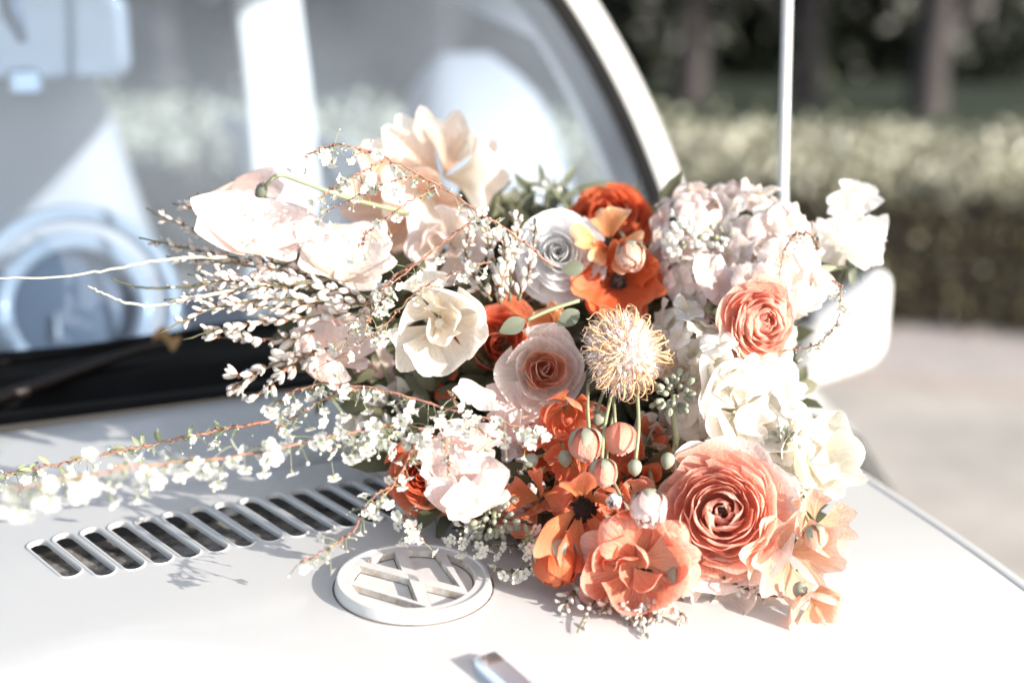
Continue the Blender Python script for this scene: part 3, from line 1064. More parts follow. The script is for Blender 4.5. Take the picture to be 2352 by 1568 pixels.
# door mirror on the far side: shell seen from its painted back
dm = MB()
dd = 1.36
corners = [(1838, 728), (2012, 608), (2054, 632), (2040, 800), (2004, 846), (1850, 896), (1822, 856)]
cen = Vector((1935, 755))
dmc = P(1935, 755, dd)
poly = []
for i in range(len(corners)):
    a = Vector(corners[i - 1]); b_ = Vector(corners[i]); c = Vector(corners[(i + 1) % len(corners)])
    s1_ = b_ + (a - b_) * 0.28; s2_ = b_ + (c - b_) * 0.28
    for k in range(5):
        t = k / 4
        poly.append(s1_ * (1 - t) ** 2 + b_ * 2 * t * (1 - t) + s2_ * t * t)
lay2 = [(0.96, 0.035), (1.0, 0.03), (1.0, 0.012), (0.97, 0.0), (0.85, -0.007), (0.6, -0.010), (0.3, -0.012), (0.01, -0.0125)]


def dmf(u, v):
    p = poly[round(u * len(poly)) % len(poly)]; q = lay2[round(v * 7)]
    pt = cen + (p - cen) * q[0]
    w = P(pt.x, pt.y, dd)
    return V(*loc(w + FWD * q[1]))


dm.grid(dmf, len(poly), 7, closed=True)
dmo = dm.build('door_mirror', M['paint'], car)
dma = MB()
dma.tube([V(*loc(P(1860, 815, dd + .02))), V(*loc(P(1790, 835, dd + .05))), V(*loc(P(1700, 850, dd + .15)))], lambda t: 0.008 + 0.004 * t, 10)
dma.build('mirror_arm', M['paint'], dmo)

# bonnet nose / front apron and wheels below the frame so that the car stands on the road
ap = MB()
ap.grid(lambda u, v: V((2 * u - 1) * xe(-0.62), -0.62 - 0.10 * math.sin(v * PI), ZH((2 * u - 1) * xe(-0.62), -0.62) - 0.003 - 0.45 * v), 20, 8)
ap.build('front_apron', M['paint'], car)
for (x, y) in ((0.62, -0.15), (-0.62, -0.15), (0.62, 2.2), (-0.62, 2.2)):
    wm = MB()
    wpf = [(0.02, -0.05), (0.18, -0.06), (0.20, -0.07), (0.29, -0.07), (0.31, -0.04), (0.31, 0.04), (0.29, 0.07), (0.05, 0.07)]
    wm.grid(lambda u, v: V(x + wpf[round(v * 7)][1], y + wpf[round(v * 7)][0] * math.cos(2 * PI * u), 0.314 + wpf[round(v * 7)][0] * math.sin(2 * PI * u)), 32, 7, closed=True)
    wm.build('wheel', M['rubber'], car)
#FLOWERS#
# ================================================================== BOUQUET
def bez(c, t):
    a, b_, d, e = c
    u = 1 - t
    return (a[0] * u ** 3 + 3 * b_[0] * t * u * u + 3 * d[0] * t * t * u + e[0] * t ** 3,
            a[1] * u ** 3 + 3 * b_[1] * t * u * u + 3 * d[1] * t * t * u + e[1] * t ** 3)


def petal(name, prof, ha, mat, nu=8, nv=7, spiral=0.0, ruf=0.0, rn=3.0, rnd=0.25, wmin=0.25, tipw=0.0, cup=0.0, notch=0.0, seed=0, curl=0.0):
    """one petal: a patch of a turned profile (r, z), ha = half its angle, rounded tip, ruffled rim"""
    r_ = random.Random(seed * 7 + 3)
    p1, p2, p3 = [r_.uniform(0, 6.28) for _ in range(3)]
    v, uv, f = [], [], []
    for j in range(nv + 1):
        for i in range(nu + 1):
            u = 2 * i / nu - 1; t = j / nv
            tt = t * (1 - rnd * abs(u) ** 2.4) * (1 - notch * math.exp(-(u / 0.22) ** 2) * t)
            r, z = bez(prof, tt)
            wf = (wmin + (1 - wmin) * min(1, tt * 1.25) ** 0.75) * (1 - tipw * tt ** 3)
            th = u * ha * wf
            r *= 1 + spiral * u
            w = ruf * tt * tt * (math.sin(rn * u * 1.7 + p1) + 0.6 * math.sin(2.3 * rn * u + p2))
            w += 0.5 * ruf * noise.noise((u * 1.5 + seed * 3.1, tt * 2, seed))
            r += w * 0.8; z += w * 0.6 + cup * u * u * tt
            ed = max(0, abs(u) - 0.7) / 0.3
            z += curl * ed * ed * tt * (1 if r_ is None else 1)
            v.append((r * math.cos(th), r * math.sin(th), z)); uv.append((i / nu, tt))
    for j in range(nv):
        for i in range(nu):
            a = j * (nu + 1) + i
            f.append((a, a + 1, a + nu + 2, a + nu + 1))
    return mesh(name, v, f, mat, uv)


def aim(o, axis, spin=0.0):
    q = Vector(axis).normalized().to_track_quat('Z', 'Y') @ Quaternion((0, 0, 1), spin)
    o.rotation_mode = 'QUATERNION'
    o.rotation_quaternion = q


def D(py):
    """depth of the bouquet's face, leaning back from the bonnet upward"""
    k = [(1420, .735), (1300, .748), (1180, .752), (1000, .785), (840, .81), (700, .84), (560, .87), (400, .92), (250, .95)]
    if py >= k[0][0]: return k[0][1]
    for (a, da), (b_, db) in zip(k, k[1:]):
        if py >= b_: return db + (da - db) * (py - b_) / (a - b_)
    return k[-1][1]


def spot(px, py, rpx, off=0.0, floor=1.0):
    d = D(py) + off
    r = rpx / FP * d
    try:
        dh = hood_d(px, py)
        if dh < 3: d = min(d, dh - r * floor)
    except Exception:
        pass
    return P(px, py, d), rpx / FP * d


def facing(px, py, rx=0.0, uy=0.0):
    return (-rdir(px, py) + RGT * rx + UPV * uy).normalized()


def bloom(name, label, px, py, rpx, rings, group=None, ax=(0, 0), spin=0.0, off=0.0, cat='flower', floor=1.0, part='petal'):
    p, r = spot(px, py, rpx, off, floor)
    t = thing(name, label, cat, p, group)
    aim(t, facing(px, py, *ax), spin)
    t.scale = (r, r, r)
    rnd = random.Random(int(px * 13 + py))
    off_a = rnd.uniform(0, 6.28)
    for (ms, n, jit) in rings:
        off_a += 0.7
        for k in range(n):
            o = link(part, ms[rnd.randrange(len(ms))], t)
            o.rotation_euler = (rnd.gauss(0, jit), rnd.gauss(0, jit), off_a + 2 * PI * k / n + rnd.gauss(0, 1.2 * jit))
            o.location = (rnd.gauss(0, .35 * jit), rnd.gauss(0, .35 * jit), rnd.gauss(0, .3 * jit))
            s_ = 1 + rnd.gauss(0, 0.6 * jit)
            o.scale = (s_, s_, s_ * (1 + rnd.gauss(0, 0.6 * jit)))
    return t


def centre(t, mat, r=0.1, z=0.3, n=40, name='flower_centre', hair=0.08):
    c = MB()
    c.ell((0, 0, z), (0, 0, 1), r, r * 0.9, 10, 6)
    rr = random.Random(4)
    for i in range(n):
        a = rr.uniform(0, 6.28); q = math.sqrt(rr.random()) * r * 0.95
        b0 = Vector((q * math.cos(a), q * math.sin(a), z + r * 0.6 * (1 - (q / r) ** 2)))
        c.tube([b0, b0 + Vector((q * math.cos(a) * .5, q * math.sin(a) * .5, hair)) + rv(0.01)], 0.012 * (r / 0.1), 4)
    return c.build(name, mat, t)


# ---- ring sets (unit radius) -------------------------------------------------
def ranunculus_rings(mat, core, seed, full=True):
    N = 13
    out = []
    for i in range(N):
        t = i / (N - 1)
        r = .06 + .96 * t ** 1.10
        z = .52 + .14 * math.sin(min(1, t * 2.6) * PI / 2) - .58 * max(0, t - .30) ** 1.5 / .7 ** 1.5
        n = [3, 4, 5, 5, 6, 7, 7, 8, 8, 9, 9, 9, 8][i]
        bul = 1.26 - 0.30 * t
        ms = []
        for k in range(3):
            pr = ((0.02, 0.05 - 0.1 * t), (r * 0.9, -0.05 + 0.012 * i), (r * (bul + (.3 if i < 4 else 0)), z * 0.62), (r * (0.95 + 0.07 * t + .02 * (k - 1)) * (.72 if i < 4 else 1), z + 0.03 * (k - 1)))
            ms.append(petal('petal', pr, (2 * PI / n) * (0.84 if i else 0.62), core if i < 3 else mat, 10, 7, 0.07 + 0.025 * (k - 1), 0.010 + 0.026 * t, 2.6, 0.16 + .10 * k, 0.5, seed=seed + i * 5 + k, notch=-0.03, tipw=.1))
        out.append((ms, n, 0.035 + 0.05 * t))
    return out


def rose_rings(mat, outer, seed, m=7, open_=1.0):
    rr_ = [.08, .15, .24, .36, .50, .68, .92, 1.05][:m]
    zz = [.70, .74, .76, .75, .70, .60, .42, .2][:m]
    nn = [2, 3, 3, 4, 5, 5, 6, 5][:m]
    out = []
    for i, (r, z, n) in enumerate(zip(rr_, zz, nn)):
        t = i / (m - 1)
        ms = []
        for k in range(2):
            roll = 0.16 * t * open_
            pr = ((0.03, 0), (r * 0.95, -0.02), (r * (1.2 - .2 * t), z * 0.75), (r * (0.95 + roll), z - 0.06 * t + 0.03 * (k - .5)))
            ms.append(petal('petal', pr, (2 * PI / n) * 0.78, mat if t < 0.68 else outer, 9, 8, 0.10, 0.015 + 0.03 * t, 2.0, 0.20, 0.55, seed=seed + i * 3 + k))
        out.append((ms, n, 0.05 + .05 * t))
    return out


def cup_rings(mat, seed, inner=True):
    out = []
    if inner:
        ms = [petal('petal', ((.03, 0), (.35, .05), (.42, .45), (.26 + .05 * k, .62)), 0.9, mat, 9, 8, .15, .06, 2.5, .25, .45, seed=seed + k) for k in range(3)]
        out.append((ms, 4, .12))
    ms = [petal('petal', ((.04, -.02), (.60, -.05), (.85, .42), (.66 + .12 * k, .78)), 0.72, mat, 10, 9, .06, .06, 2.0, .26, .4, seed=seed + 10 + k) for k in range(3)]
    out.append((ms, 4, .10))
    ms = [petal('petal', ((.04, -.05), (.70, -.12), (1.0, .20), (.98 + .05 * k, .52)), 0.62, mat, 10, 9, .0, .07, 2.2, .26, .4, seed=seed + 20 + k) for k in range(2)]
    out.append((ms, 4, .12))
    return out


def star_rings(mat, seed, n=6, w=0.55, lift=0.3, back=0.05):
    ms = [petal('petal', ((.05, 0), (.45, .02), (.78, lift * 1.5), (1.0, lift - 0.28 * k * .5 + back)), w, mat, 12, 10, .03, .10, 2.2, .45, .35, .25, cup=.20 - .1 * k, seed=seed + k, curl=-0.15 + 0.12 * k) for k in range(3)]
    return [(ms, n, .16)]


def poppy_rings(mat, seed, n=5):
    ms = [petal('petal', ((.03, 0), (.5, -.05), (.85, .20), (1.06, .34 + .12 * k)), .75, mat, 16, 12, .04, .15, 3.6, .22, .35, seed=seed + k, notch=.06) for k in range(3)]
    return [(ms, n, .14)]


def peony_rings(mat, seed):
    out = []
    for i, (r, z, n) in enumerate(((.25, .62, 5), (.42, .62, 7), (.62, .55, 8), (.82, .42, 8), (1.0, .22, 8))):
        ms = [petal('petal', ((.03, 0), (r * .9, -.03), (r * 1.2, z * .6), (r * (1 + .08 * k), z)), 2 * PI / n * .8, mat, 10, 7, .08, .05, 4, .2, .5, seed=seed + i * 3 + k, notch=.12) for k in range(2)]
        out.append((ms, n, .12))
    return out


def stemmed(t, pts, r, mat, name='stem'):
    """a stem given by picture points, built in world space and hung under the thing"""
    w = [P(*q) for q in pts]
    bpy.context.view_layer.update()
    inv = t.matrix_world.inverted()
    sc = t.scale.x
    m_ = MB(); m_.tube([inv @ q for q in catmull(w, 5)], r / sc, 7)
    return m_.build(name, mat, t)


def sepals(t, mat, n=5, ln=0.9, w=0.5, z=-0.1, down=0.5, name='sepal'):
    lm = petal('sepal', ((.02, z), (.45 * ln, z - .02), (.75 * ln, z + down * .5), (ln * .8, z + down)), w, mat, 5, 5, 0, .05, 2, .5, .5, .6, seed=3)
    for k in range(n):
        o = link(name, lm, t); o.rotation_euler = (0.1, 0.1 * (-1) ** k, 2 * PI * k / n)


# ---- large blooms --------------------------------------------------------------
RC = ranunculus_rings(M['coral'], M['coral_core'], 100)
bloom('ranunculus', 'largest coral ranunculus with a dark purple eye, low on the right of the bouquet', 1655, 1180, 146, RC, 'ranunculus in the bouquet', ax=(0.05, 0.10), spin=0.4)
t = bpy.data.objects['ranunculus']
centre(t, M['dark_eye'], 0.045, 0.50, 14, hair=0.04)
pale = [petal('petal', ((.1, -.1), (.8, -.25), (1.1, -.12), (1.22 + .05 * k, .06)), .5, M['blush'], 10, 7, .03, .06, 2.5, .2, .5, seed=400 + k, notch=.08) for k in range(2)]
for k in range(9):
    o = link('petal', pale[k % 2], t); o.rotation_euler = (0, 0, -2.6 + k * 0.5)
    o['label'] = 'pale outer petal'
RCR = cup_rings(M['white'], 140) + poppy_rings(M['white'], 146, 6)
bloom('open_rose', 'blown-out white open rose above the largest coral ranunculus', 1690, 945, 140, RCR, None, ax=(0.75, 0.15), spin=1.2)
RC2 = ranunculus_rings(M['coral'], M['coral_core'], 170)
bloom('ranunculus', 'coral ranunculus turned to the right below the pink stock flowers', 1735, 738, 98, RC2, 'ranunculus in the bouquet', ax=(0.55, 0.0), spin=2.0, off=-0.03)
RR = ranunculus_rings(M['red_orange'], M['red_orange'], 200)
bloom('ranunculus', 'red-orange ranunculus on top of the bouquet next to the pillar', 1395, 520, 105, RR, 'ranunculus in the bouquet', ax=(-0.1, 0.65), off=0.03)
RS = rose_rings(M['rose_in'], M['blush'], 230)
bloom('garden_rose', 'peach rose with tight orange heart and pale pink outer petals, left of the pincushion', 1248, 850, 100, RS, 'roses in the bouquet', ax=(0.05, 0.05), spin=0.8)
RO = rose_rings(M['orange'], M['orange'], 260)
bloom('garden_rose', 'deep coral rose half hidden behind the ivory tulip', 1142, 785, 100, RO, 'roses in the bouquet', ax=(0.1, 0.0), off=0.03)
RW = rose_rings(M['cool_white'], M['cool_white'], 290, 8)
bloom('garden_rose', 'cool white rose in the shade beside the red-orange ranunculus', 1285, 585, 92, RW, 'roses in the bouquet', ax=(0.0, 0.1), off=-0.01)
RRR = rose_rings(M['red_orange'], M['orange'], 320)
bloom('garden_rose', 'brick-coral rose tucked behind the pale pink sweet pea', 985, 1085, 92, RRR, 'roses in the bouquet', ax=(-0.2, -0.1), off=0.035)
CU = cup_rings(M['ivory'], 350)
t = bloom('tulip', 'ivory cup-shaped tulip at the middle of the bouquet', 1008, 738, 118, CU, None, ax=(0.05, -0.25), spin=0.35, off=-0.03)
centre(t, M['ivory'], 0.10, 0.15, 10)
PE = peony_rings(M['ivory'], 380)
bloom('peony', 'soft white peony lying above the bonnet louvres', 885, 985, 98, PE, None, ax=(-0.35, -0.1), off=0.06)
SR = star_rings(M['tangerine'], 410, 6, .6, .42)
t = bloom('butterfly_flower', 'light orange dark-eyed open flower between the white rose and the pink stock', 1400, 562, 85, SR, 'open orange flowers', ax=(-0.1, 0.35), off=-0.02)
centre(t, M['dark_eye'], 0.14, 0.10, 40)
SO = [([petal('petal', ((.05, 0), (.5, .05), (.86, .55), (.80 + .12 * k, .92 - .12 * k)), .62, M['orange'], 12, 11, .04, .11, 2.4, .42, .35, .25, cup=-.12, seed=430 + k, curl=.22) for k in range(4)], 6, .2)]
t = bloom('butterfly_flower', 'glossy orange flower with a bristly dark centre just above the rosebud', 1338, 1158, 124, SO, 'open orange flowers', ax=(0.1, -0.5), spin=0.25, off=-0.012)
centre(t, M['dark_eye'], 0.19, 0.10, 90, hair=.06)
SO2 = [([petal('petal', ((.05, 0), (.5, .05), (.9, .5), (.92 + .1 * k, .8 - .2 * k)), .65, M['orange'], 12, 11, .04, .12, 2.4, .4, .35, .2, cup=-.1, seed=450 + k, curl=.2) for k in range(3)], 6, .2)]
bloom('butterfly_flower', 'shaded orange flower behind the one with the bristly dark centre', 1278, 1098, 118, SO2, 'open orange flowers', ax=(-0.5, 0.2), off=0.03)
RD = poppy_rings(M['red_orange'], 470, 7)
t = bloom('ruffled_flower', 'ruffled red-orange flower with a dark centre above the pincushion', 1420, 648, 92, RD + poppy_rings(M['red_orange'], 480, 5), None, ax=(-0.05, 0.15), off=0.0)
centre(t, M['dark_eye'], 0.2, 0.12, 30)
BO = cup_rings(M['orange'], 500)
bloom('butterfly_flower', 'orange cupped flower catching a streak of sun under the peach rose', 1298, 938, 62, BO, 'open orange flowers', ax=(0.1, -0.55), off=-0.02)
SO3 = star_rings(M['orange'], 510, 5, .5, .25)
bloom('butterfly_flower', 'orange flower with drooping strap petals left of the two nodding buds', 1290, 1000, 75, SO3, 'open orange flowers', ax=(-0.3, -0.5), off=0.0)
PF = cup_rings(M['coral_soft'], 530) + star_rings(M['coral_soft'], 533, 5, .8, .3)
t = bloom('peach_flower', 'peach-orange flower with veined petals resting on the bonnet at the bottom', 1462, 1300, 128, PF + star_rings(M['peach'], 536, 5, .7, .15), None, ax=(0.0, -0.15), spin=0.8, off=-0.01, floor=0.75)
PO = poppy_rings(M['peach_light'], 550, 5)
bloom('poppy', 'big translucent light peach poppy at the very top, sunlit from behind', 1012, 408, 140, PO + poppy_rings(M['cream'], 556, 4), 'peach poppies', ax=(-0.12, 0.18), off=0.0)
PO2 = poppy_rings(M['peach'], 560, 5)
bloom('poppy', 'deeper peach petals showing below the big light poppy', 955, 470, 125, PO2, 'peach poppies', ax=(-0.45, -0.1), off=0.02)
bloom('poppy', 'blown-out cream poppy petals at the right edge above the wing line', 1858, 1060, 98, poppy_rings(M['cream'], 570, 5) + cup_rings(M['cream'], 574, False), 'peach poppies', ax=(0.6, 0.2), off=0.02)
bloom('poppy', 'pale peach flower right of the largest ranunculus', 1872, 1200, 82, poppy_rings(M['peach'], 580, 5), 'peach poppies', ax=(0.55, 0.1), off=0.0, floor=.6)
bloom('poppy', 'pale peach flower lying under the right side of the largest ranunculus', 1806, 1275, 108, poppy_rings(M['peach'], 590, 6), 'peach poppies', ax=(0.35, -0.2), off=0.0, floor=.6)
bloom('poppy', 'cream flower hiding behind the ivory tulip, below the red-stemmed sprig', 1030, 560, 92, cup_rings(M['blush'], 600), 'peach poppies', ax=(-0.1, 0.0), off=0.01)
bloom('poppy', 'orange-tan flower lowest at the far right, flat on the bonnet', 1862, 1378, 72, cup_rings(M['peach'], 610, False), 'peach poppies', ax=(0.4, -0.8), off=0, floor=.5)
bloom('poppy', 'tan peach flower hanging between white rose and peach rose', 1205, 690, 85, star_rings(M['peach'], 620, 6, .6, .4), 'peach poppies', ax=(0.1, 0.3), off=0.035)
bloom('poppy', 'small folded peach flower beside the grey eucalyptus leaf', 1270, 742, 48, cup_rings(M['tangerine'], 630, False), 'peach poppies', ax=(-0.5, 0.2), off=0.0)
bloom('poppy', 'burnt orange petals in the dark gap below the ivory tulip', 1012, 862, 52, star_rings(M['red_orange'], 640, 5, .5, .4), 'peach poppies', ax=(0, -0.3), off=0.04)
bloom('poppy', 'smooth peach petals between the nodding buds and the largest ranunculus', 1500, 1110, 85, cup_rings(M['peach'], 650, False), 'peach poppies', ax=(-0.3, 0.2), off=0.04)
bloom('poppy', 'small cream flower in the gap under the grey-green bud cluster', 1512, 1010, 72, cup_rings(M['cream'], 660), 'peach poppies', ax=(0.2, 0.2), off=0.03)
bloom('poppy', 'pale blown-out flower on the bonnet just below the largest ranunculus', 1655, 1335, 85, cup_rings(M['blush'], 670, False), 'peach poppies', ax=(0.1, -0.2), off=0.01, floor=.6)
bloom('poppy', 'coral flower squeezed behind the nodding round bud', 1455, 1050, 85, star_rings(M['orange'], 680, 6, .55, .5), 'peach poppies', ax=(0.1, 0.0), off=0.04)


for (lab, px, py, r_, rg, ax_, of_) in (
        ('coral flower low in the shade left of the bristly dark centre', 1238, 1150, 82, star_rings(M['orange'], 900, 5, .7, .5), (-.5, -.2), .02),
        ('orange cupped flower right behind the nodding pink-orange bud', 1398, 1030, 72, cup_rings(M['orange'], 910), (.2, -.3), .02),
        ('orange flower under the small woolly bud', 1428, 1180, 78, star_rings(M['orange'], 920, 5, .7, .5), (.3, -.3), .015),
        ('small orange cup just left of the nodding pink-orange bud', 1312, 1062, 50, cup_rings(M['orange'], 960, False), (-.3, -.4), .0),
        ('small coral cup below the closed round grey-green bud', 1452, 1128, 46, cup_rings(M['coral_soft'], 970, False), (.2, -.4), .0),
        ('small orange bloom peeping out below the long-sepalled bud', 1398, 1130, 44, cup_rings(M['orange'], 980, False), (0, -.5), -.002),
        ('small coral bloom between the peach rose and the coral half-open bud', 1350, 950, 46, cup_rings(M['coral_soft'], 990, False), (-.1, -.4), .01),
        ('coral petals between the rosebud and the peach-orange flower', 1365, 1262, 66, cup_rings(M['orange'], 930, False), (-.2, -.5), .02),
        ('red-orange petals in the shade above the woolly bud', 1470, 1120, 66, star_rings(M['red_orange'], 940, 5, .7, .4), (-.1, -.1), .035),
        ('loose coral petals above the coral half-open bud', 1255, 1020, 62, cup_rings(M['red_orange'], 950, False), (-.3, -.3), .02)):
    bloom('loose_flower', lab, px, py, r_, rg, 'loose orange blooms low in the bouquet', ax=ax_, off=of_)


# ---- sweet peas: standard, wings and keel ------------------------------------------
def sp_set(mat, seed):
    def fan(name, w, h, ruf, lean, sd, notch=.1, fold=0.25):
        v, uv, f = [], [], []
        r_ = random.Random(sd); p1 = r_.uniform(0, 6); p2 = r_.uniform(0, 6)
        nu, nv = 14, 9
        for j in range(nv + 1):
            for i in range(nu + 1):
                u = 2 * i / nu - 1; t = j / nv
                tt = t * (1 - .22 * abs(u) ** 2.2) * (1 - notch * math.exp(-(u / .2) ** 2))
                ww = w * (0.15 + 0.85 * math.sin(min(1, tt * 1.25) * PI / 2))
                rf_ = ruf * (tt ** 2) * (math.sin(4 * u + p1) + .7 * math.sin(8 * u + p2)) + ruf * .5 * abs(u) ** 2 * math.sin(6 * tt + p1)
                y = -lean * tt * tt + rf_ + fold * u * u * tt
                v.append((ww * u, y, h * tt + rf_ * .4)); uv.append((i / nu, tt))
        for j in range(nv):
            for i in range(nu):
                a = j * (nu + 1) + i
                f.append((a, a + 1, a + nu + 2, a + nu + 1))
        return mesh(name, v, f, mat, uv)
    return [fan('standard', 1.15, 1.05, .15, .30, seed), fan('wing', .62, .9, .15, -.25, seed + 1, .0, .30), fan('standard', 1.05, 1.05, .19, .15, seed + 2, .16), fan('wing', .6, .85, .17, -.1, seed + 3, .0, .15)]


SPM = {'pink': sp_set(M['pink'], 700), 'blush': sp_set(M['blush'], 720), 'white': sp_set(M['white'], 740)}


def sweet_pea(label, kind, blossoms, stem=None, group='sweet peas in the bouquet'):
    """blossoms: (px, py, rpx, roll, yaw, off)"""
    px, py, rp, *_ = blossoms[0]
    p, r = spot(px, py, rp, blossoms[0][5])
    t = thing('sweet_pea', label, 'flower', p, group)
    ms = SPM[kind]
    for k, (px, py, rp, roll, yaw, off) in enumerate(blossoms):
        w, r = spot(px, py, rp, off, .6)
        q = facing(px, py, math.sin(yaw) * .8, .1).to_track_quat('Z', 'Y') @ Quaternion((0, 0, 1), roll) @ Quaternion((1, 0, 0), rad(90))
        # local frame: x across, z along the petal, -y towards the lens
        b0 = w - t.location
        for (mi_, rx, rz, sc, dz) in ((0 if k % 2 == 0 else 2, 0.35, 0, 1.0, -.45), (1, -.25, .75, 1, -.4), (3, -.2, -.8, 1, -.4), (3, -.6, 0.25, .7, -.35)):
            o = link('petal', ms[mi_], t)
            o.rotation_mode = 'QUATERNION'
            qq = q @ Quaternion((0, 1, 0), rz) @ Quaternion((1, 0, 0), -rx)
            o.rotation_quaternion = qq
            o.location = b0 + q @ Vector((0, 0, dz * r))
            o.scale = (r * sc,) * 3
        if k or not stem: continue
        cal = MB(); c0_ = P(*stem[0]) - t.location
        cal.ell(c0_, Vector((-.3, 0, -1)), .0035, .0055, 8, 6)
        for a_ in range(4): cal.leaf(c0_, Vector((math.cos(a_ * 1.6) * .8, math.sin(a_ * 1.6) * .5, -1)), Vector((math.cos(a_ * 1.6), math.sin(a_ * 1.6), .2)), .016, .006)
        cal.build('calyx', M['sage'], t)
    if stem:
        m_ = MB(); m_.tube([q - t.location for q in catmull([P(*s_) for s_ in stem], 6)], .0013, 7)
        m_.build('stem', M['stem_green'], t)
    return t


sweet_pea('pale pink ruffled sweet pea drooping over the bonnet above the badge', 'pink',
          [(1060, 1085, 92, 3.0, -.2, -.03), (1095, 1140, 84, 3.5, .2, -.03), (1005, 1085, 72, 1.9, -.5, -.03), (1075, 1010, 78, 2.9, .3, -.02), (1040, 1150, 66, 2.7, -.2, -.03)])
sweet_pea('whitish pink sweet pea hanging on a bent green stem above the bud sprays', 'pink',
          [(578, 525, 128, 2.9, .1, -.085), (560, 455, 100, 0.5, -.3, -.05), (600, 530, 105, 3.3, -.4, -.07)],
          [(600, 440, .805), (640, 403, .81), (700, 420, .82), (800, 455, .84), (960, 495, .88)])
sweet_pea('frilly white-pink sweet pea above the white bud sprays', 'blush',
          [(785, 600, 105, 2.8, .1, -.05), (735, 575, 78, 2.0, -.3, -.04), (835, 590, 80, -2.4, .4, -.04), (790, 550, 78, 0.1, 0, -.02)])
sweet_pea('dusky pink sweet pea in shade over the black scuttle', 'pink',
          [(768, 800, 92, 3.0, 0, .0), (775, 745, 80, 2.4, .2, .01), (745, 850, 58, 2.6, -.3, .0)])
sweet_pea('shaded peach-pink sweet pea below the ivory tulip', 'pink',
          [(885, 850, 82, 2.6, .2, .045), (845, 820, 62, .8, -.2, .05), (930, 900, 52, 3.4, .3, .05)])
sweet_pea('small curled lilac-white sweet pea petal beside the peach rose', 'blush',
          [(1092, 905, 52, -.5, .4, -.02)])
sweet_pea('pale pink sweet pea petals below the peach rose', 'pink',
          [(1200, 930, 80, 2.9, .1, .01), (1180, 985, 70, 2.4, .2, .015)])
sweet_pea('white sweet pea standing out alone at the far right against the dark hedge', 'white',
          [(1962, 560, 66, 2.2, .5, -.01), (1960, 462, 62, .25, .1, -.012), (1968, 440, 40, 2.9, .1, -.005), (2000, 550, 60, 1.3, .3, 0), (1905, 545, 44, -1.2, -.3, 0), (1950, 505, 40, .2, 0, 0), (1925, 590, 50, 2.8, .2, .01)],
          [(1955, 600, .865), (1952, 612, .865), (1890, 622, .87), (1800, 660, .90)])
sweet_pea('white sweet pea petals between the white-pink stock flower and the door mirror', 'white', [(1850, 640, 68, 2.5, .2, -.01), (1830, 690, 58, 3.2, .2, -.02)])
sweet_pea('white sweet pea at the back just above the red-orange ranunculus', 'white', [(1440, 480, 48, .2, .2, .05)])


# ---- stock: many small ruffled florets on one spike ------------------------------------
def floret_mesh(name, mat, seed):
    m_ = MB()
    v, uv, f = [], [], []
    r_ = random.Random(seed)
    for k in range(5):
        a0 = 2 * PI * k / 5 + r_.uniform(-.2, .2); el = r_.uniform(.15, .75); p1 = r_.uniform(0, 6)
        b0 = len(v); nu, nv = 6, 5
        for j in range(nv + 1):
            for i in range(nu + 1):
                u = 2 * i / nu - 1; t = j / nv
                tt = t * (1 - .2 * u * u)
                w = .12 + .5 * math.sin(min(1, tt * 1.2) * PI / 2)
                rr_ = tt * 1.0; z = .12 + el * tt - .4 * tt ** 3 + .09 * tt * math.sin(4 * u + p1)
                x = rr_; y = w * u
                v.append((x * math.cos(a0) - y * math.sin(a0), x * math.sin(a0) + y * math.cos(a0), z)); uv.append((i / nu, tt))
        for j in range(nv):
            for i in range(nu):
                a = b0 + j * (nu + 1) + i
                f.append((a, a + 1, a + nu + 2, a + nu + 1))
    return mesh(name, v, f, mat, uv)


FL = {k: [floret_mesh('floret', M[m], 800 + i * 7 + j) for j in range(3)] for i, (k, m) in enumerate((('pink', 'pink'), ('white', 'white'), ('cream', 'cream'), ('blush', 'blush')))}
bm_ = MB(); bm_.ell((0, 0, .6), (0, 0, 1), .42, .62, 8, 6)
for k in range(4): bm_.leaf((.1 * math.cos(k * PI / 2), .1 * math.sin(k * PI / 2), .1), (.55 * math.cos(k * PI / 2), .55 * math.sin(k * PI / 2), 1), (math.cos(k * PI / 2), math.sin(k * PI / 2), 0), 1.0, .5)
BUDM = bm_.mesh('bud', M['greybud'])
bm2 = MB(); bm2.ell((0, 0, .55), (0, 0, 1), .5, .6, 8, 6)
BUDW = bm2.mesh('bud', M['blossom'])


def stock(label, blobs, kinds, n, fr, seed, group='stock flowers in the bouquet', buds=0, off0=0.0, spine=None):
    px0, py0 = blobs[0][0], blobs[0][1]
    p, _ = spot(px0, py0, blobs[0][2], off0)
    t = thing('stock_flower', label, 'flower', p, group)
    r_ = random.Random(seed)
    tot = sum(b[2] ** 2 for b in blobs)
    for (bx_, by_, br_, boff) in blobs:
        c, r = spot(bx_, by_, br_, off0 + boff, .3)
        k = max(1, round(n * br_ ** 2 / tot))
        toc = -rdir(bx_, by_)
        for i in range(k):
            # even spread over the camera-side of a ball, a few beyond
            z = 1 - 1.25 * (i + .5) / k; a = i * 2.39996 + seed
            q = math.sqrt(max(0, 1 - z * z))
            d_ = (toc * z + RGT * q * math.cos(a) + UPV * q * math.sin(a)).normalized()
            d_ = (d_ + rv(.22)).normalized()
            o = link('floret', r_.choice(FL[r_.choice(kinds)]), t)
            aim(o, d_, r_.uniform(0, 6.28))
            o.location = c + d_ * r * r_.uniform(.72, 1.0) - Vector((0, 0, .1 * r)) - t.location
            s_ = fr / FP * .85 * r_.uniform(.8, 1.15)
            o.scale = (s_, s_, s_)
    st = MB()
    e0 = P(px0, py0, D(py0) + off0 + .03) - t.location
    st.tube([e0, e0 + FWD * .05 + Vector((-.02, 0, -.03))], .0025, 7)
    st.build('stem', M['stem_green'], t)
    return t


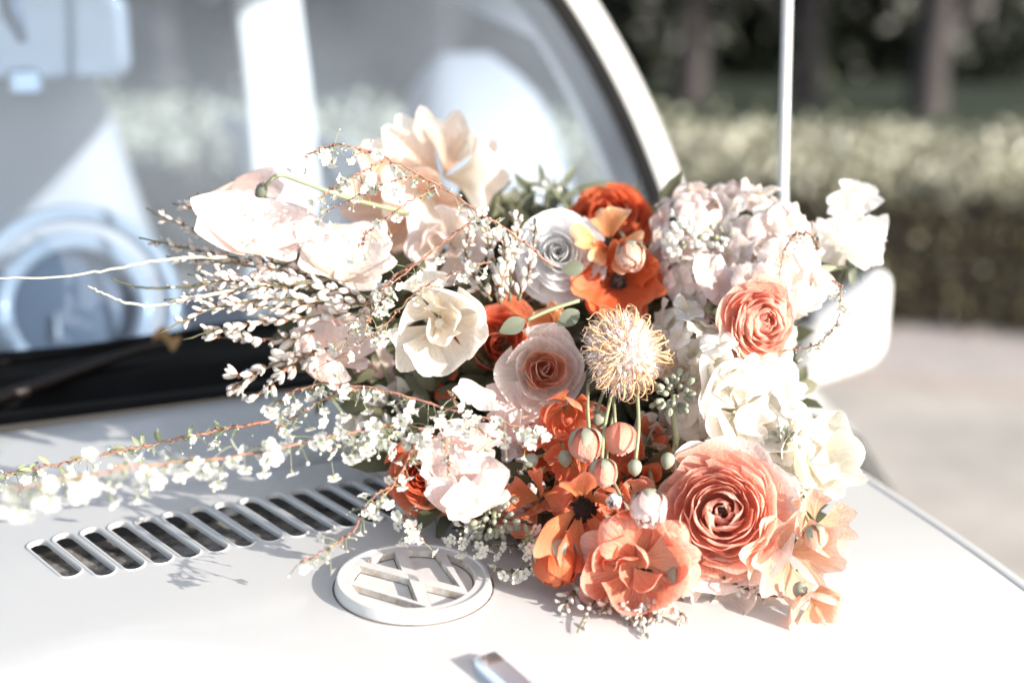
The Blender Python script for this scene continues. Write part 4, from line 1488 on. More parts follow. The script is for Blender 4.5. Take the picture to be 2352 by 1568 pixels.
def bud_cluster(label, px, py, rpx, n, size, seed, off=0.0, mats=('grey',), group='grey-green bud clusters', stem=None):
    p, r = spot(px, py, rpx, off, .4)
    t = thing('bud_cluster', label, 'flower buds', p, group)
    r_ = random.Random(seed)
    toc = -rdir(px, py)
    for i in range(n):
        z = 1 - 1.2 * (i + .5) / n; a = i * 2.39996
        q = math.sqrt(max(0, 1 - z * z))
        d_ = (toc * z + RGT * q * math.cos(a) + UPV * q * math.sin(a) + rv(.2)).normalized()
        o = link('bud', BUDM if r_.choice(mats) == 'grey' else BUDW, t)
        aim(o, d_, r_.uniform(0, 6)); o.location = d_ * r * r_.uniform(.5, 1.0)
        s_ = size / FP * .85 * r_.uniform(.7, 1.2) * (.6 + .5 * q); o.scale = (s_, s_, s_)
    st = MB(); pts = [Vector((0, 0, 0))]
    pts += [P(*s_) - p for s_ in stem] if stem else [FWD * .03, FWD * .06 + Vector((0, 0, -.03))]
    st.tube(catmull(pts, 4), .0017, 7); st.build('stem', M['stem_green'], t)
    return t


stock('pale pink stock flower, a full head of florets at the top right by the pillar', [(1590, 520, 88, .0), (1665, 500, 80, .01), (1600, 640, 66, -.01), (1560, 580, 62, 0), (1640, 670, 48, -.01)], ['pink', 'blush', 'blush'], 62, 40, 1)
stock('sunlit white-pink stock flower in front of the aerial', [(1755, 540, 98, .0), (1790, 620, 82, -.01), (1720, 600, 75, 0), (1690, 480, 52, .01), (1830, 660, 44, -.01), (1740, 660, 58, -.02)], ['blush', 'white', 'blush'], 60, 44, 2)
stock('cream stock flower between the pincushion and the coral ranunculus', [(1570, 745, 52, .0), (1600, 800, 66, -.01), (1650, 830, 52, -.02), (1560, 840, 44, .01)], ['cream', 'cream', 'white'], 34, 38, 3)
stock('blown-out white stock flower filling the right side above the cream ranunculus', [(1700, 850, 78, .0), (1755, 820, 52, -.01), (1640, 880, 60, 0), (1762, 890, 56, 0), (1772, 960, 56, 0), (1600, 950, 60, .01), (1780, 760, 40, .02)], ['white', 'white', 'cream'], 66, 42, 4, off0=.01)
stock('white florets low down between the largest ranunculus and the cream petals', [(1795, 1110, 44, 0), (1780, 1050, 36, 0)], ['cream', 'blush'], 12, 34, 5, off0=.02)
stock('dusky pink buds and florets in the shade next to the drooping sweet pea', [(1200, 1120, 44, .02), (1190, 1050, 38, .02), (1160, 1175, 36, .02)], ['pink', 'blush'], 18, 24, 6, off0=.015)
bud_cluster('whitish green bud cluster on the face of the pink stock flower', 1572, 560, 48, 44, 15, 1, off=-.035, mats=('grey', 'white', 'white'))
bud_cluster('small bud knot right of the whitish green bud cluster', 1645, 545, 26, 14, 14, 12, off=-.03, mats=('grey', 'white'))
bud_cluster('grey-green bud cluster on a curved stem right of the pincushion', 1548, 905, 46, 34, 16, 2, off=-.025, mats=('grey',), stem=[(1548, 960, .775), (1553, 1010, .775), (1548, 1040, .78)])
bud_cluster('dark grey-green bud cluster lying on the bonnet under the sweet pea', 1135, 1185, 50, 34, 15, 3, off=.0, mats=('grey',))
bud_cluster('grey-green buds at the top of the bouquet against the windscreen', 1255, 450, 42, 26, 14, 4, off=.05, mats=('grey', 'white'))
bud_cluster('grey-green buds between the cream petals and the largest ranunculus', 1808, 1010, 26, 10, 14, 5, off=.0)

# ---- pincushion -------------------------------------------------------------------------
pp_, pr_ = spot(1425, 815, 112, -.035)
pin = thing('pincushion_flower', 'round pincushion flower with looping orange styles and white fluff', 'flower', pp_)
aim(pin, facing(1425, 815, 0.75, 0.35)); pin.scale = (pr_,) * 3
stm = []
for k in range(5):
    m_ = MB()
    e_ = .06 * (k - 2)
    cv = catmull([Vector((.35, 0, .0)), Vector((.70, e_, .20)), Vector((.98, 1.6 * e_, .16)), Vector((1.06 - .03 * k, 2.2 * e_, -.02)), Vector((.90 + .02 * k, 2.9 * e_ + .05, -.10 + .03 * k)), Vector((.70, 3.2 * e_ + .08, .0))][: (6 if k < 3 else 5)], 5)
    m_.tube(cv, lambda q: .020 - .011 * q, 6)
    stm.append(m_.mesh('style', M['style']))
rk = random.Random(3)
for i in range(104):
    o = link('style', stm[rk.randrange(5)], pin)
    el = (0.75 * (i / 104) ** 1.3) + rk.uniform(-.25, .15)
    q = Quaternion((0, 0, 1), i * 2.39996 + rk.uniform(-.1, .1)) @ Quaternion((0, 1, 0), -el) @ Quaternion((1, 0, 0), rk.uniform(-.6, .6))
    o.rotation_mode = 'QUATERNION'; o.rotation_quaternion = q
    s_ = rk.uniform(.84, 1.08); o.scale = (s_, s_, s_)
hd_ = MB()
for i in range(4200):
    z = rk.uniform(-.3, 1); a = rk.uniform(0, 6.283); q = math.sqrt(1 - z * z)
    d_ = Vector((q * math.cos(a), q * math.sin(a), z))
    b0 = Vector((d_.x * .74, d_.y * .74, d_.z * .66)) * rk.uniform(.72, 1.08)
    tpt = b0 + (d_ + rv(1.0)).normalized() * rk.uniform(.10, .26)
    sd2 = (tpt - b0).cross(rv()).normalized() * .0075
    a0 = hd_.vert(b0 - sd2); a1 = hd_.vert(b0 + sd2); a2 = hd_.vert(tpt)
    hd_.face((a0, a1, a2))
tag(hd_.build('fluff', M['fuzz'], pin), kind='stuff')
tf = MB()
for i in range(90):
    z = 1 - 1.2 * (i + .5) / 90; a = i * 2.39996; q = math.sqrt(max(0, 1 - z * z))
    d_ = Vector((q * math.cos(a), q * math.sin(a), z)); tf.ell(Vector((d_.x * .62, d_.y * .62, d_.z * .55)), d_ + rv(.5), .06, .16, 6, 5)
tag(tf.build('tufts', M['fuzz'], pin), kind='stuff')
cm = MB(); cm.ell((0, 0, .0), (0, 0, 1), .58, .52, 16, 10); cm.build('flower_head', M['peach_light'], pin)


# ---- nodding buds on stems ----------------------------------------------------------------
def budded(label, px, py, rpx, ax, mat, stem, sep=True, off=-.03, group='stemmed buds in the bouquet', green=False, tight=1.0, name='flower_bud'):
    p, r = spot(px, py, rpx, off, .9)
    t = thing(name, label, 'flower bud', p, group)
    aim(t, ax); t.scale = (r,) * 3
    if green:
        g = petal('sepal', ((.05, -1), (1.0, -.95), (1.15, .5), (.05, 1.0)), .75, M['greybud'], 7, 8, 0, .02, 2, .1, .8, seed=int(px))
        for k in range(5):
            o = link('sepal', g, t); o.rotation_euler = (0, 0, 2 * PI * k / 5)
    else:
        for rg, (rr_, n) in enumerate(((.45, 3), (.75, 4), (1.0, 5))):
            g = petal('petal', ((.05, -1), (rr_ * 1.2, -.9), (rr_ * 1.25 * tight, .4), (rr_ * .62, .85 + .1 * (3 - rg))), 2 * PI / n * .72, mat, 8, 8, .12, .05, 2.4, .2, .6, seed=int(px) + rg)
            for k in range(n):
                o = link('petal', g, t); o.rotation_euler = (0, 0, 2 * PI * k / n + rg * .6)
        if sep:
            g = petal('sepal', ((.05, -1.06), (1.05, -1.1), (1.2, -.4), (1.02, .15)), .5, M['greybud'], 6, 6, 0, .05, 2, .5, .6, .5, seed=int(px) + 9)
            for k in range(5):
                o = link('sepal', g, t); o.rotation_euler = (0, 0, 2 * PI * k / 5 + .3)
    if stem:
        stemmed(t, [(x + 7 * math.sin(i * 2.1 + px), y, d_) for i, (x, y, d_) in enumerate(stem)], .0010, M['stem_green'])
    return t


dn = Vector((0, -.25, -1))
budded('nodding pink-orange bud with grey sepals and a crumpled mouth', 1346, 1020, 36, dn, M['coral'], [(1346, 985, .755), (1352, 930, .765), (1356, 880, .79)])
budded('long-sepalled drooping bud above the bristly dark centre', 1386, 1085, 30, dn + Vector((.05, 0, 0)), M['coral'], [(1386, 1052, .745), (1392, 980, .755), (1398, 900, .78)])
budded('closed round grey-green bud hanging on a straight stem', 1458, 1074, 20, dn, M['coral'], [(1458, 1054, .742), (1462, 980, .75), (1470, 890, .775)], green=True)
budded('coral half-open bud hanging between the two stems', 1424, 1005, 36, dn + Vector((.1, 0, 0)), M['coral'], [(1418, 970, .77), (1410, 900, .79)], sep=False)
budded('orange rosebud lying on the bonnet beside the badge', 1280, 1290, 50, Vector((.05, -.55, -.8)), M['red_orange'], [(1276, 1255, .765), (1262, 1225, .79)], off=-.008, name='rosebud')
budded('fat pink bud with curled sepals left of the largest ranunculus', 1490, 1168, 40, Vector((-.1, -.8, -.45)), M['pink'], [(1500, 1130, .765), (1490, 1080, .79)])
budded('small white woolly bud on a curved stem', 1410, 1151, 17, Vector((-.3, -1, .1)), M['fuzz'], [(1424, 1145, .735), (1400, 1060, .76), (1405, 950, .79)], green=False, sep=False, off=-.035)
budded('dark green round bud in the shade left of the nodding buds', 1298, 1052, 20, dn, M['coral'], [(1296, 1030, .78), (1290, 990, .80)], green=True, off=-.015)
budded('dark green round bud beside the dusky pink florets', 1218, 1058, 20, Vector((-.6, -.6, -.2)), M['coral'], [(1235, 1050, .785), (1280, 1035, .80)], green=True, off=-.01)
budded('shaded grey bud behind the pincushion stems', 1375, 965, 24, dn, M['coral'], [(1375, 945, .785), (1380, 900, .80)], green=True, off=.0)
budded('tan bud capped with grey sepals between orange flower and pink stock', 1448, 590, 32, Vector((.1, -.7, -.5)), M['peach'], [(1440, 560, .85), (1430, 530, .89)], off=-.03)
budded('pale peach bud on a grey stem at the right edge of the bouquet', 1872, 1232, 26, Vector((.25, -.3, -.9)), M['peach'], [(1865, 1208, .745), (1840, 1180, .75), (1812, 1165, .76)], off=-.015)
budded('pale grey-green bud above the lowest tan flower', 1838, 1356, 21, Vector((0, -.4, -1)), M['coral'], [(1840, 1335, .76), (1835, 1310, .77)], green=True, off=-.005)
budded('thin grey-green bud on the stem beside the grey-green bud cluster', 1533, 1058, 20, Vector((-.3, -.4, -1)), M['coral'], [(1545, 1040, .775), (1553, 1000, .78)], green=True, off=-.02)
budded('coral pointed bud at the right of the peach-orange flower', 1565, 1330, 36, Vector((.3, -.4, -.9)), M['coral'], [(1552, 1300, .765), (1535, 1275, .78)], off=-.01)

# stems and single leaves
def leafy(label, stem, leaves, group='loose leaves in the bouquet', mat='sage', r=.0012, smat='stem_green'):
    w = [P(*s_) for s_ in stem]
    t = thing('leafy_twig', label, 'twig', w[0], group)
    m_ = MB(); m_.tube([q - w[0] for q in catmull(w, 5)], r, 7); m_.build('stem', M[smat], t)
    for (px, py, d, a, ln, wd) in leaves:
        l_ = MB(); dirv = RGT * math.cos(a) + UPV * math.sin(a) - FWD * .25
        k = ln / FP * d
        n_ = -FWD + rv(.3)
        dd_ = dirv.normalized(); nn_ = (n_ - dd_ * n_.dot(dd_)).normalized(); ss = dd_.cross(nn_)

        def lf(u, v, dd_=dd_, nn_=nn_, ss=ss, k=k, wd=wd):
            x = 2 * u - 1; wv = wd * math.sin(PI * min(1, v * .94 + .03)) ** .8 * (1 - .25 * v)
            return dd_ * k * v + ss * k * wv * x * .5 + nn_ * k * (.12 * abs(x) * wv - .22 * v * v)
        b0 = P(px, py, d) - w[0]
        l_.grid(lambda u, v: b0 + lf(u, v), 6, 8)
        l_.build('leaf', M[mat], t)
    return t


leafy('grey eucalyptus twig with small pointed leaves crossing the dark gap by the peach rose', [(1330, 690, .79), (1262, 712, .785), (1210, 735, .782)],
      [(1205, 735, .781, 3.6, 62, .75), (1330, 715, .785, 3.7, 58, .8), (1340, 610, .82, 3.4, 50, .9)])
leafy('olive leaves at the top centre in front of the windscreen', [(1300, 480, .95), (1270, 440, .95), (1190, 410, .95)],
      [(1210, 440, .95, 2.2, 50, .4), (1290, 430, .95, 1.0, 60, .35), (1250, 430, .95, 1.8, 55, .35), (1310, 440, .95, .2, 100, .28), (1280, 470, .95, .6, 70, .3)], mat='sage')
leafy('broad dark green leaves in the shade left of the ivory tulip', [(900, 900, .85), (880, 840, .85), (850, 790, .86)],
      [(870, 830, .84, 2.4, 80, .45), (890, 810, .84, 1.2, 70, .4), (860, 850, .84, 3.6, 70, .4), (930, 860, .84, -.8, 80, .4)], mat='filler')
leafy('soft sage leaves sticking out right of the white stock flower', [(1830, 640, .85), (1880, 630, .85)],
      [(1860, 622, .85, .1, 60, .4), (1870, 640, .85, -.7, 62, .45), (1850, 610, .85, .6, 55, .4)], mat='greybud')
leafy('narrow sepal-like leaves behind the peach-orange flower', [(1400, 1200, .77), (1440, 1215, .76), (1430, 1130, .77)],
      [(1440, 1215, .752, 2.5, 60, .35), (1450, 1215, .75, .5, 45, .35), (1432, 1150, .75, -.9, 55, .16), (1395, 1140, .75, 2.8, 30, .3)], mat='greybud')
leafy('curved pale leaf blade beside the pillar over the pink stock', [(1500, 490, .90), (1530, 470, .90), (1580, 462, .90)], [(1500, 492, .90, .4, 90, .15)], mat='greybud')


# ---- sprays of tiny blossoms ------------------------------------------------------------------
def tiny_mesh(seed, open_=.6):
    m_ = MB()
    r_ = random.Random(seed)
    for k in range(5):
        a0 = 2 * PI * k / 5 + r_.uniform(-.15, .15); c, s_ = math.cos(a0), math.sin(a0)
        b0 = len(m_.v)
        for (x, w, z) in ((.12, .10, .0), (.45, .34, .22 * open_), (.8, .40, .42 * open_), (1.02, .2, .44 * open_ - .05)):
            for u in (-1, 0, 1):
                zz = z + (.10 * abs(u)) * (1 if x < 1 else 0) + r_.uniform(-.03, .03)
                y = w * u
                m_.vert((x * c - y * s_, x * s_ + y * c, zz), ((u + 1) / 2, min(1, x)))
        for j in range(3):
            for i in range(2):
                a = b0 + j * 3 + i
                m_.face((a, a + 1, a + 4, a + 3))
    m_.cur = 1
    m_.ell((0, 0, .06), (0, 0, 1), .22, .14, 6, 4)
    m_.ell((0, 0, -.12), (0, 0, 1), .18, .22, 6, 4)
    return m_.mesh('blossom', M['blossom'], M['green_eye'])


TINY = [tiny_mesh(900 + k, o_) for k, o_ in enumerate((.5, .9, 1.5, 1.1))]
tb2 = MB(); tb2.ell((0, 0, .35), (0, 0, 1), .42, .5, 7, 5); tb2.cur = 1; tb2.ell((0, 0, -.05), (0, 0, 1), .3, .25, 6, 4)
TBUD = tb2.mesh('bud', M['blossom'], M['green_eye'])
gb = MB(); gb.ell((0, 0, .55), (0, 0, 1), .24, .58, 7, 6); gb.cur = 1; gb.ell((0, 0, .0), (0, 0, 1), .17, .16, 6, 4)
GBUD = gb.mesh('bud', M['bud_white'], M['calyx'])
gb2 = MB(); gb2.ell((.02, 0, .5), (.12, 0, 1), .30, .52, 7, 6); gb2.ell((.12, .05, .6), (.5, .1, 1), .14, .4, 6, 5); gb2.cur = 1; gb2.ell((0, 0, .0), (0, 0, 1), .18, .16, 6, 4)
GBUD2 = gb2.mesh('bud', M['bud_white'], M['calyx'])
gb3 = MB()
for k in range(6):
    a = k * 1.047
    gb3.ell((.25 * math.cos(a), .25 * math.sin(a), .55), (.55 * math.cos(a), .55 * math.sin(a), 1), .19, .55, 6, 5)
gb3.cur = 1; gb3.ell((0, 0, .0), (0, 0, 1), .2, .2, 6, 4)
GOPEN = gb3.mesh('blossom', M['bud_white'], M['calyx'])
SPRIG_G = 'blossom sprays in the bouquet'


def sprig(label, lines, nodes, size, smat='stem_red', r0=.0009, r1=.0003, droop=.55, buds=.3, seed=1, ped=.009, dens=(0, 1), nubs=True, name='blossom_sprig', group=SPRIG_G, leaves=0):
    """lines: list of picture polylines (px,py,depth); nodes = clusters per line; blossoms hang on fine stalks"""
    w0 = P(*lines[0][0])
    t = thing(name, label, 'sprig', w0, group)
    r_ = random.Random(seed)
    st = MB()
    pd_ = MB()
    for li, ln in enumerate(lines):
        c = catmull([P(*q) - w0 for q in ln], 8)
        # small kinks at the nodes
        c = [q + Vector((r_.uniform(-1, 1), r_.uniform(-1, 1), r_.uniform(-1, 1))) * .0007 for q in c]
        k0 = 1.0 if li == 0 else .62
        st.tube(c, lambda q: (r0 + (r1 - r0) * q) * k0, 6)
        if nubs:
            for q in range(2, len(c) - 1):
                if r_.random() < .7:
                    dn_ = Vector((r_.uniform(-1, 1), r_.uniform(-1, 1), r_.uniform(-1, 1))).normalized()
                    st.ell(c[q] + dn_ * r0 * k0, dn_, .0007, .0012, 5, 4)
        n = round(1.35 * (nodes[li] if isinstance(nodes, (list, tuple)) else nodes))
        for i in range(n):
            f_ = dens[0] + (dens[1] - dens[0]) * (i + r_.random()) / n
            x = f_ * (len(c) - 1); j = min(len(c) - 2, int(x)); pnt = c[j].lerp(c[j + 1], x - j)
            tan = (c[j + 1] - c[j]).normalized()
            for b_ in range(r_.choice((1, 1, 2, 3))):
                d_ = (Vector((r_.uniform(-1, 1), r_.uniform(-1, 1), r_.uniform(-.6, .9))) + tan * .5 * r_.uniform(-1, 1) + Vector((0, -.3, -droop * .9))).normalized()
                l_ = ped * r_.uniform(.5, 1.2)
                e_ = pnt + d_ * l_ + Vector((0, 0, -droop * l_ * .25))
                pd_.tube([pnt, pnt + d_ * l_ * .55, e_], .00022, 4, cap=False)
                isb = r_.random() < buds + .12
                o = link('bud' if isb else 'blossom', TBUD if isb else r_.choice(TINY), t)
                aim(o, (d_ * .8 + Vector((.2, -.45, -droop * .3)) + Vector((r_.uniform(-.5, .5),) * 3)), r_.uniform(0, 6))
                o.location = e_
                s_ = size * .88 * r_.uniform(.75, 1.2) * (.5 if isb else 1); o.scale = (s_, s_, s_)
            if leaves and r_.random() < leaves:
                pd_.leaf(pnt, (Vector((r_.uniform(-1, 1), r_.uniform(-1, 1), r_.uniform(-.5, 1)))), Vector((0, -1, 1)), .008, .0028)
    st.build('stem', M[smat], t)
    if pd_.v: pd_.build('flower_stalks', M['stem_green'], t)
    return t


sprig('red-stemmed sprig arching over the top of the bouquet, blossoms hanging from its tip',
      [[(1270, 610, .80), (1180, 540, .79), (1060, 462, .785), (920, 378, .78), (800, 336, .775), (745, 338, .775), (700, 362, .772)],
       [(960, 405, .78), (900, 415, .775), (850, 438, .772), (740, 490, .77)], [(1000, 430, .78), (930, 470, .775), (850, 530, .77), (825, 570, .77)], [(880, 370, .78), (820, 400, .77), (765, 430, .77), (735, 455, .77)]],
      [26, 9, 8, 8], .0036, seed=3, dens=(.15, 1), buds=.35)
sprig('thin reddish twig with tiny nubs in front of the cream flower', [[(1110, 490, .80), (1040, 540, .79), (950, 610, .785), (870, 680, .78), (840, 740, .775)], [(1130, 600, .79), (1050, 625, .785), (960, 665, .78), (900, 730, .775), (810, 800, .77), (720, 850, .77)]],
      [4, 12], .0034, seed=4, r0=.0009, buds=.4)
sprig('dense little white blossoms left of the ivory tulip', [[(950, 605, .79), (900, 640, .785), (850, 690, .78), (815, 740, .78), (790, 790, .778)], [(910, 660, .785), (870, 700, .78), (835, 760, .775)]], [13, 9], .0036, seed=5, r0=.0009, buds=.25)
sprig('long pink-stemmed sprig crossing below the ivory tulip towards the orange flowers',
      [[(1245, 990, .735), (1190, 980, .735), (1050, 945, .735), (900, 902, .735), (760, 880, .735), (660, 905, .735), (610, 950, .735)],
       [(830, 890, .735), (740, 920, .73), (680, 955, .73), (630, 985, .73)], [(1070, 950, .735), (1120, 1000, .73), (1230, 1030, .73)], [(1055, 940, .735), (1040, 915, .735), (1028, 895, .735)]],
      [28, 12, 7, 3], .0038, seed=6, buds=.22, dens=(0, 1))
sprig('white-flowered sprig reaching left across the bonnet in the foreground',
      [[(985, 985, .745), (900, 975, .735), (750, 1005, .72), (560, 1045, .70), (400, 1062, .68), (250, 1080, .655), (120, 1105, .63), (20, 1120, .61)],
       [(900, 975, .735), (830, 1000, .73), (740, 1040, .725)]], [62, 9], .0050, seed=7, buds=.2, ped=.012, r0=.0010)
sprig('dark red twig with green leaflets reaching to the left edge behind the foreground sprig',
      [[(620, 965, .80), (520, 985, .79), (420, 1005, .78), (300, 1030, .77), (180, 1055, .76), (60, 1080, .755), (-40, 1095, .75)]], [26], .0034, seed=8, buds=.55, r0=.0010, leaves=.9, dens=(.1, 1))
sprig('drooping reddish sprig hanging over the louvres towards the badge',
      [[(965, 990, .735), (942, 1040, .735), (905, 1110, .73), (850, 1170, .725), (790, 1235, .72), (735, 1270, .715), (690, 1288, .71)],
       [(900, 1115, .73), (860, 1140, .725), (830, 1175, .725)]], [20, 5], .0034, seed=9, buds=.4, r0=.0008)
sprig('short hanging sprig in front of the drooping sweet pea', [[(1018, 985, .72), (1022, 1020, .72), (1028, 1060, .72), (1030, 1090, .72)]], [10], .0026, seed=10, buds=.6, ped=.005)
sprig('tiny loose sprig between the louvres and the badge', [[(938, 1172, .74), (930, 1200, .738), (940, 1230, .74)], [(945, 1190, .74), (962, 1230, .74), (975, 1250, .745)]], [12, 2], .0032, seed=13, buds=.3, ped=.006)
sprig('fine dark twig with white heads lying above the badge', [[(1230, 1205, .77), (1150, 1190, .765), (1100, 1192, .76), (1062, 1180, .755)], [(1085, 1195, .76), (1065, 1220, .755), (1050, 1245, .755)]], [5, 9], .0032, seed=14, smat='stem_brown', ped=.006, r0=.0008)
sprig('fine dark twig curling beside the badge', [[(1220, 1240, .76), (1170, 1252, .755), (1120, 1248, .75), (1085, 1240, .75)]], [5], .0030, seed=15, smat='stem_brown', ped=.006, r0=.0008)
sprig('brown twig with white heads touching the right of the badge', [[(1250, 1285, .752), (1210, 1305, .748), (1175, 1312, .746), (1135, 1306, .746)]], [8], .0036, seed=16, smat='stem_brown', ped=.006, r0=.0009)
sprig('pale green-white sprig tip standing left of the rosebud', [[(1222, 1280, .745), (1220, 1250, .742), (1210, 1225, .742)]], [10], .0038, seed=17, smat='stem_green', ped=.005, leaves=.9)
sprig('hair-thin twig with tiny buds curling across the door mirror', [[(1800, 805, .80), (1870, 792, .795), (1915, 755, .79), (1930, 700, .79), (1932, 660, .79), (1910, 645, .79)]], [20], .0026, seed=18, smat='stem_red', r0=.0004, r1=.0002, ped=.005, buds=.6)
sprig('hair-thin twig looping over the white stock flower', [[(1790, 660, .82), (1800, 580, .815), (1830, 535, .81), (1870, 545, .81), (1880, 590, .815)]], [14], .0024, seed=19, smat='stem_red', r0=.0004, r1=.0002, ped=.005, buds=.7)


# ---- broom sprays: slim white buds along olive twigs -----------------------------------------------
def broom(label, lines, per, size, seed, smat='stem_olive', mix=(GBUD, GBUD, GBUD2), r0=.0011, group='white bud sprays in the bouquet', bare=.12):
    w0 = P(*lines[0][0])
    t = thing('broom_spray', label, 'spray', w0, group)
    r_ = random.Random(seed)
    st = MB()
    for li, ln in enumerate(lines):
        c = catmull([P(*q) - w0 for q in ln], 7)
        c = [q + Vector((r_.uniform(-1, 1), r_.uniform(-1, 1), r_.uniform(-1, 1))) * .0005 for q in c]
        st.tube(c, lambda q: r0 * (1 - .55 * q), 6)
        n = round(1.12 * (per[li] if isinstance(per, (list, tuple)) else per)) if smat != 'whip' else per[li]
        for i in range(n):
            f_ = (1 - bare) * (i + r_.random()) / n
            x = f_ * (len(c) - 1); j = min(len(c) - 2, int(x)); pnt = c[j].lerp(c[j + 1], x - j)
            tan = (c[j + 1] - c[j]).normalized()
            d_ = (tan * 1.0 + Vector((r_.uniform(-1, 1), r_.uniform(-1, 1), r_.uniform(-1, 1))) * .75).normalized()
            e_ = pnt + d_ * r_.uniform(.001, .004)
            m_ = r_.choice(mix)
            o = link('blossom' if m_ is GOPEN else 'bud', m_, t)
            aim(o, d_, r_.uniform(0, 6)); o.location = e_
            s_ = size * 1.0 * r_.choice((r_.uniform(.35, .6), r_.uniform(.7, 1.15), r_.uniform(.8, 1.15))) * (.55 + .45 * (1 - f_)); o.scale = (s_, s_, s_)
    st.build('stem', M[smat], t)
    return t


broom('spray of white buds fanning to the upper left in front of the cabin',
      [[(860, 640, .83), (720, 600, .83), (560, 560, .83), (430, 520, .83), (335, 480, .83)],
       [(800, 620, .83), (640, 570, .825), (500, 500, .82), (435, 452, .82)], [(760, 620, .83), (600, 600, .825), (450, 575, .82), (318, 545, .82)],
       [(780, 640, .82), (640, 620, .815), (500, 600, .81), (380, 590, .81)], [(720, 590, .84), (600, 530, .84), (520, 480, .84), (452, 442, .84)], [(640, 560, .83), (540, 515, .83), (470, 488, .83), (395, 468, .83)]],
      [46, 44, 44, 46, 34, 30], .0068, 21)
broom('middle spray of dense white buds left of the ivory tulip',
      [[(880, 690, .80), (760, 670, .80), (620, 660, .795), (480, 680, .79), (375, 690, .79)], [(860, 700, .80), (720, 690, .795), (590, 690, .79), (470, 715, .785), (365, 765, .78)],
       [(840, 680, .80), (700, 650, .795), (570, 640, .79), (430, 630, .785)], [(820, 720, .80), (700, 730, .80), (560, 745, .80), (420, 780, .80)], [(700, 650, .79), (600, 655, .785), (520, 645, .78), (440, 655, .78)],
       [(760, 690, .80), (650, 705, .795), (540, 700, .79), (460, 700, .79)]],
      [48, 48, 44, 46, 36, 40], .0075, 22)
broom('bare whippy twig reaching to the left edge in front of the steering wheel', [[(520, 590, .80), (440, 592, .795), (360, 598, .79), (250, 620, .785), (120, 636, .78), (-30, 640, .775)]], [8], .004, 23, 'whip', r0=.0012, bare=.75)
broom('bare curved twig tip over the lower edge of the steering wheel', [[(600, 640, .79), (520, 668, .785), (430, 685, .78), (360, 702, .78), (290, 695, .775), (240, 675, .775), (203, 657, .775)]], [12], .004, 24, 'whip', r0=.0013, bare=.6)
broom('grey bare twig crossing the steering wheel rim', [[(560, 640, .82), (460, 655, .82), (360, 662, .82), (300, 655, .82), (255, 640, .82)]], [8], .004, 25, 'stem_olive', r0=.0011, bare=.6)
broom('almond-like open blossoms hanging over the black scuttle', [[(760, 800, .80), (690, 815, .80), (610, 845, .80), (550, 880, .80), (520, 900, .80)], [(700, 820, .80), (650, 850, .80), (600, 900, .80), (570, 920, .80)], [(720, 760, .81), (660, 775, .81), (560, 780, .81), (470, 770, .81)]],
      [20, 16, 20], .0105, 26, 'stem_brown', mix=(GOPEN, GBUD2, GBUD))
broom('upright spray of white buds right of the cream flower', [[(1150, 700, .81), (1140, 620, .815), (1120, 550, .82), (1110, 490, .82)], [(1170, 690, .81), (1175, 610, .81), (1190, 540, .815), (1180, 480, .82)], [(1190, 690, .81), (1215, 620, .81), (1225, 560, .815), (1230, 500, .82)], [(1130, 690, .81), (1090, 640, .81), (1070, 580, .815), (1080, 520, .82)], [(1150, 660, .80), (1160, 600, .80), (1150, 540, .80)]],
      [46, 46, 40, 40, 36], .0068, 27)
def hoodpx(x, y, up): return (x, y, hood_d(x, y) - up)


broom('spray of white buds and grey needles lying on the bonnet under the peach-orange flower',
      [[hoodpx(1500, 1362, .006), hoodpx(1480, 1390, .010), hoodpx(1470, 1420, .008), hoodpx(1488, 1465, .004)], [hoodpx(1470, 1358, .006), hoodpx(1430, 1390, .010), hoodpx(1455, 1430, .006)], [hoodpx(1380, 1345, .006), hoodpx(1370, 1370, .010), hoodpx(1325, 1450, .004)], [hoodpx(1345, 1335, .006), hoodpx(1310, 1370, .010), hoodpx(1290, 1400, .006)], [hoodpx(1520, 1362, .006), hoodpx(1545, 1390, .012), hoodpx(1580, 1425, .006)], [hoodpx(1420, 1352, .006), hoodpx(1400, 1380, .012), hoodpx(1380, 1410, .006)], [hoodpx(1510, 1372, .006), hoodpx(1510, 1400, .012), hoodpx(1500, 1430, .006)]],
      [34, 30, 22, 20, 24, 20, 26], .0066, 28, 'stem_olive')
broom('short dark spray with a few white buds under the largest ranunculus', [[(1660, 1325, .745), (1700, 1345, .745), (1750, 1365, .745), (1800, 1372, .745)]], [10], .005, 29, 'stem_brown')

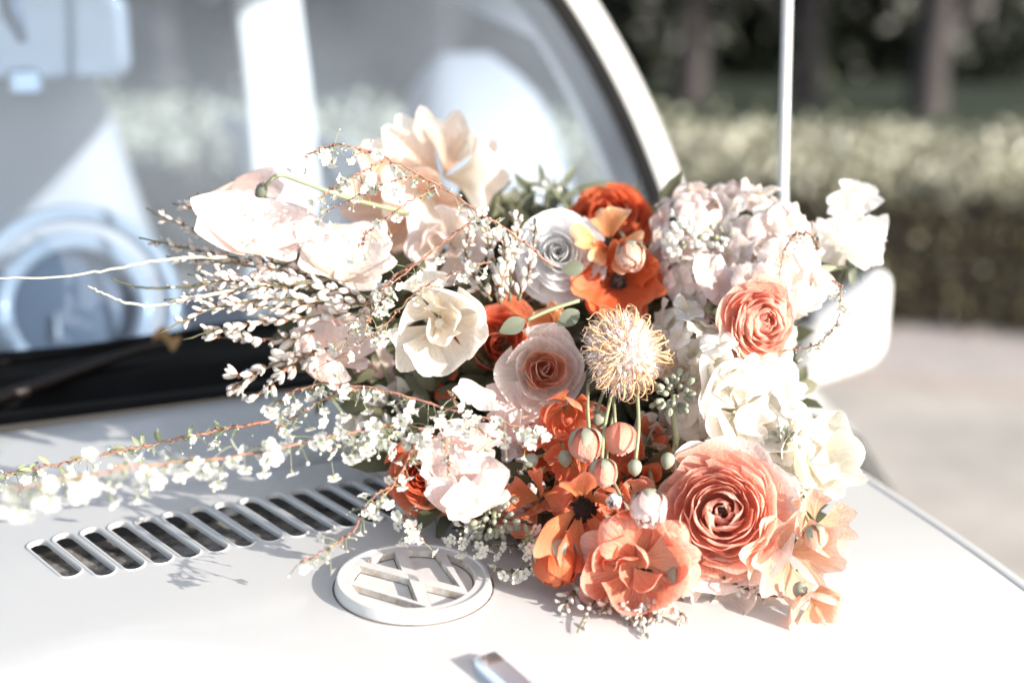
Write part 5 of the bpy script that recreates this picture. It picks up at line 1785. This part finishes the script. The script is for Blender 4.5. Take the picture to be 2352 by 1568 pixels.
# ---- leaves and stems filling the inside of the bouquet ---------------------------------------------
fl = MB()
rr = random.Random(31)
blob = [(1100, 760, 190), (1300, 700, 220), (1500, 700, 220), (1650, 700, 170), (1300, 950, 200), (1500, 950, 220), (1680, 950, 150), (1350, 1130, 150), (1550, 1150, 170), (1700, 1160, 120), (1050, 950, 160), (900, 800, 150), (800, 700, 120), (1150, 580, 130), (1450, 1230, 110), (1130, 1100, 110)]
for (bx_, by_, br_) in blob:
    for i in range(230):
        a = rr.uniform(0, 6.283); q = math.sqrt(rr.random()) * br_
        px, py = bx_ + q * math.cos(a), by_ + q * math.sin(a)
        d = D(py) + .035 + rr.uniform(0, .10)
        dh = hood_d(px, py)
        d = min(d, dh - .004)
        fl.leaf(P(px, py, d), rv() + Vector((0, -.3, .1)), -FWD + rv(.8), rr.uniform(.016, .034), rr.uniform(.008, .014))
tag(fl.build('bouquet_greenery', M['filler']), 'dark green leaves packed between the flowers of the bouquet', 'greenery', kind='stuff')
sm_ = thing('stem_bundle', 'bundle of green stems inside the bouquet lying back towards the windscreen', 'stems', P(1350, 900, .9))
for i in range(16):
    a = rr.uniform(-1, 1); b_ = rr.uniform(-1, 1)
    p0 = P(1350 + 330 * a, 900 + 180 * b_, .86); p1 = P(1330 + 120 * a, 800 + 60 * b_, .97); p2 = P(1250 + 60 * a, 720 + 20 * b_, 1.08)
    m_ = MB(); m_.tube([q - sm_.location for q in catmull([p0, p1, p2], 6)], .0022, 7); m_.build('stem', M['stem_green'], sm_)
# tan blade added to stand in for a sunlit spot on the seal
dl = thing('sunlit_fleck', 'tan fleck added as a sunlit spot on the trim below the windscreen', 'leaf', P(385, 790, 1.06))
l_ = MB(); l_.grid(lambda u, v: Vector(((u - .5) * .022, .006 * math.sin(5 * u), .004 + (v - .5) * .012 * math.sin(PI * (.1 + .8 * u)) + .004 * math.sin(7 * u))), 8, 4)
l_.build('blade', simple('sunlit_fleck_tan', (0.50, 0.29, 0.12), 0.7, noise_amt=.3, nscale=80), dl)
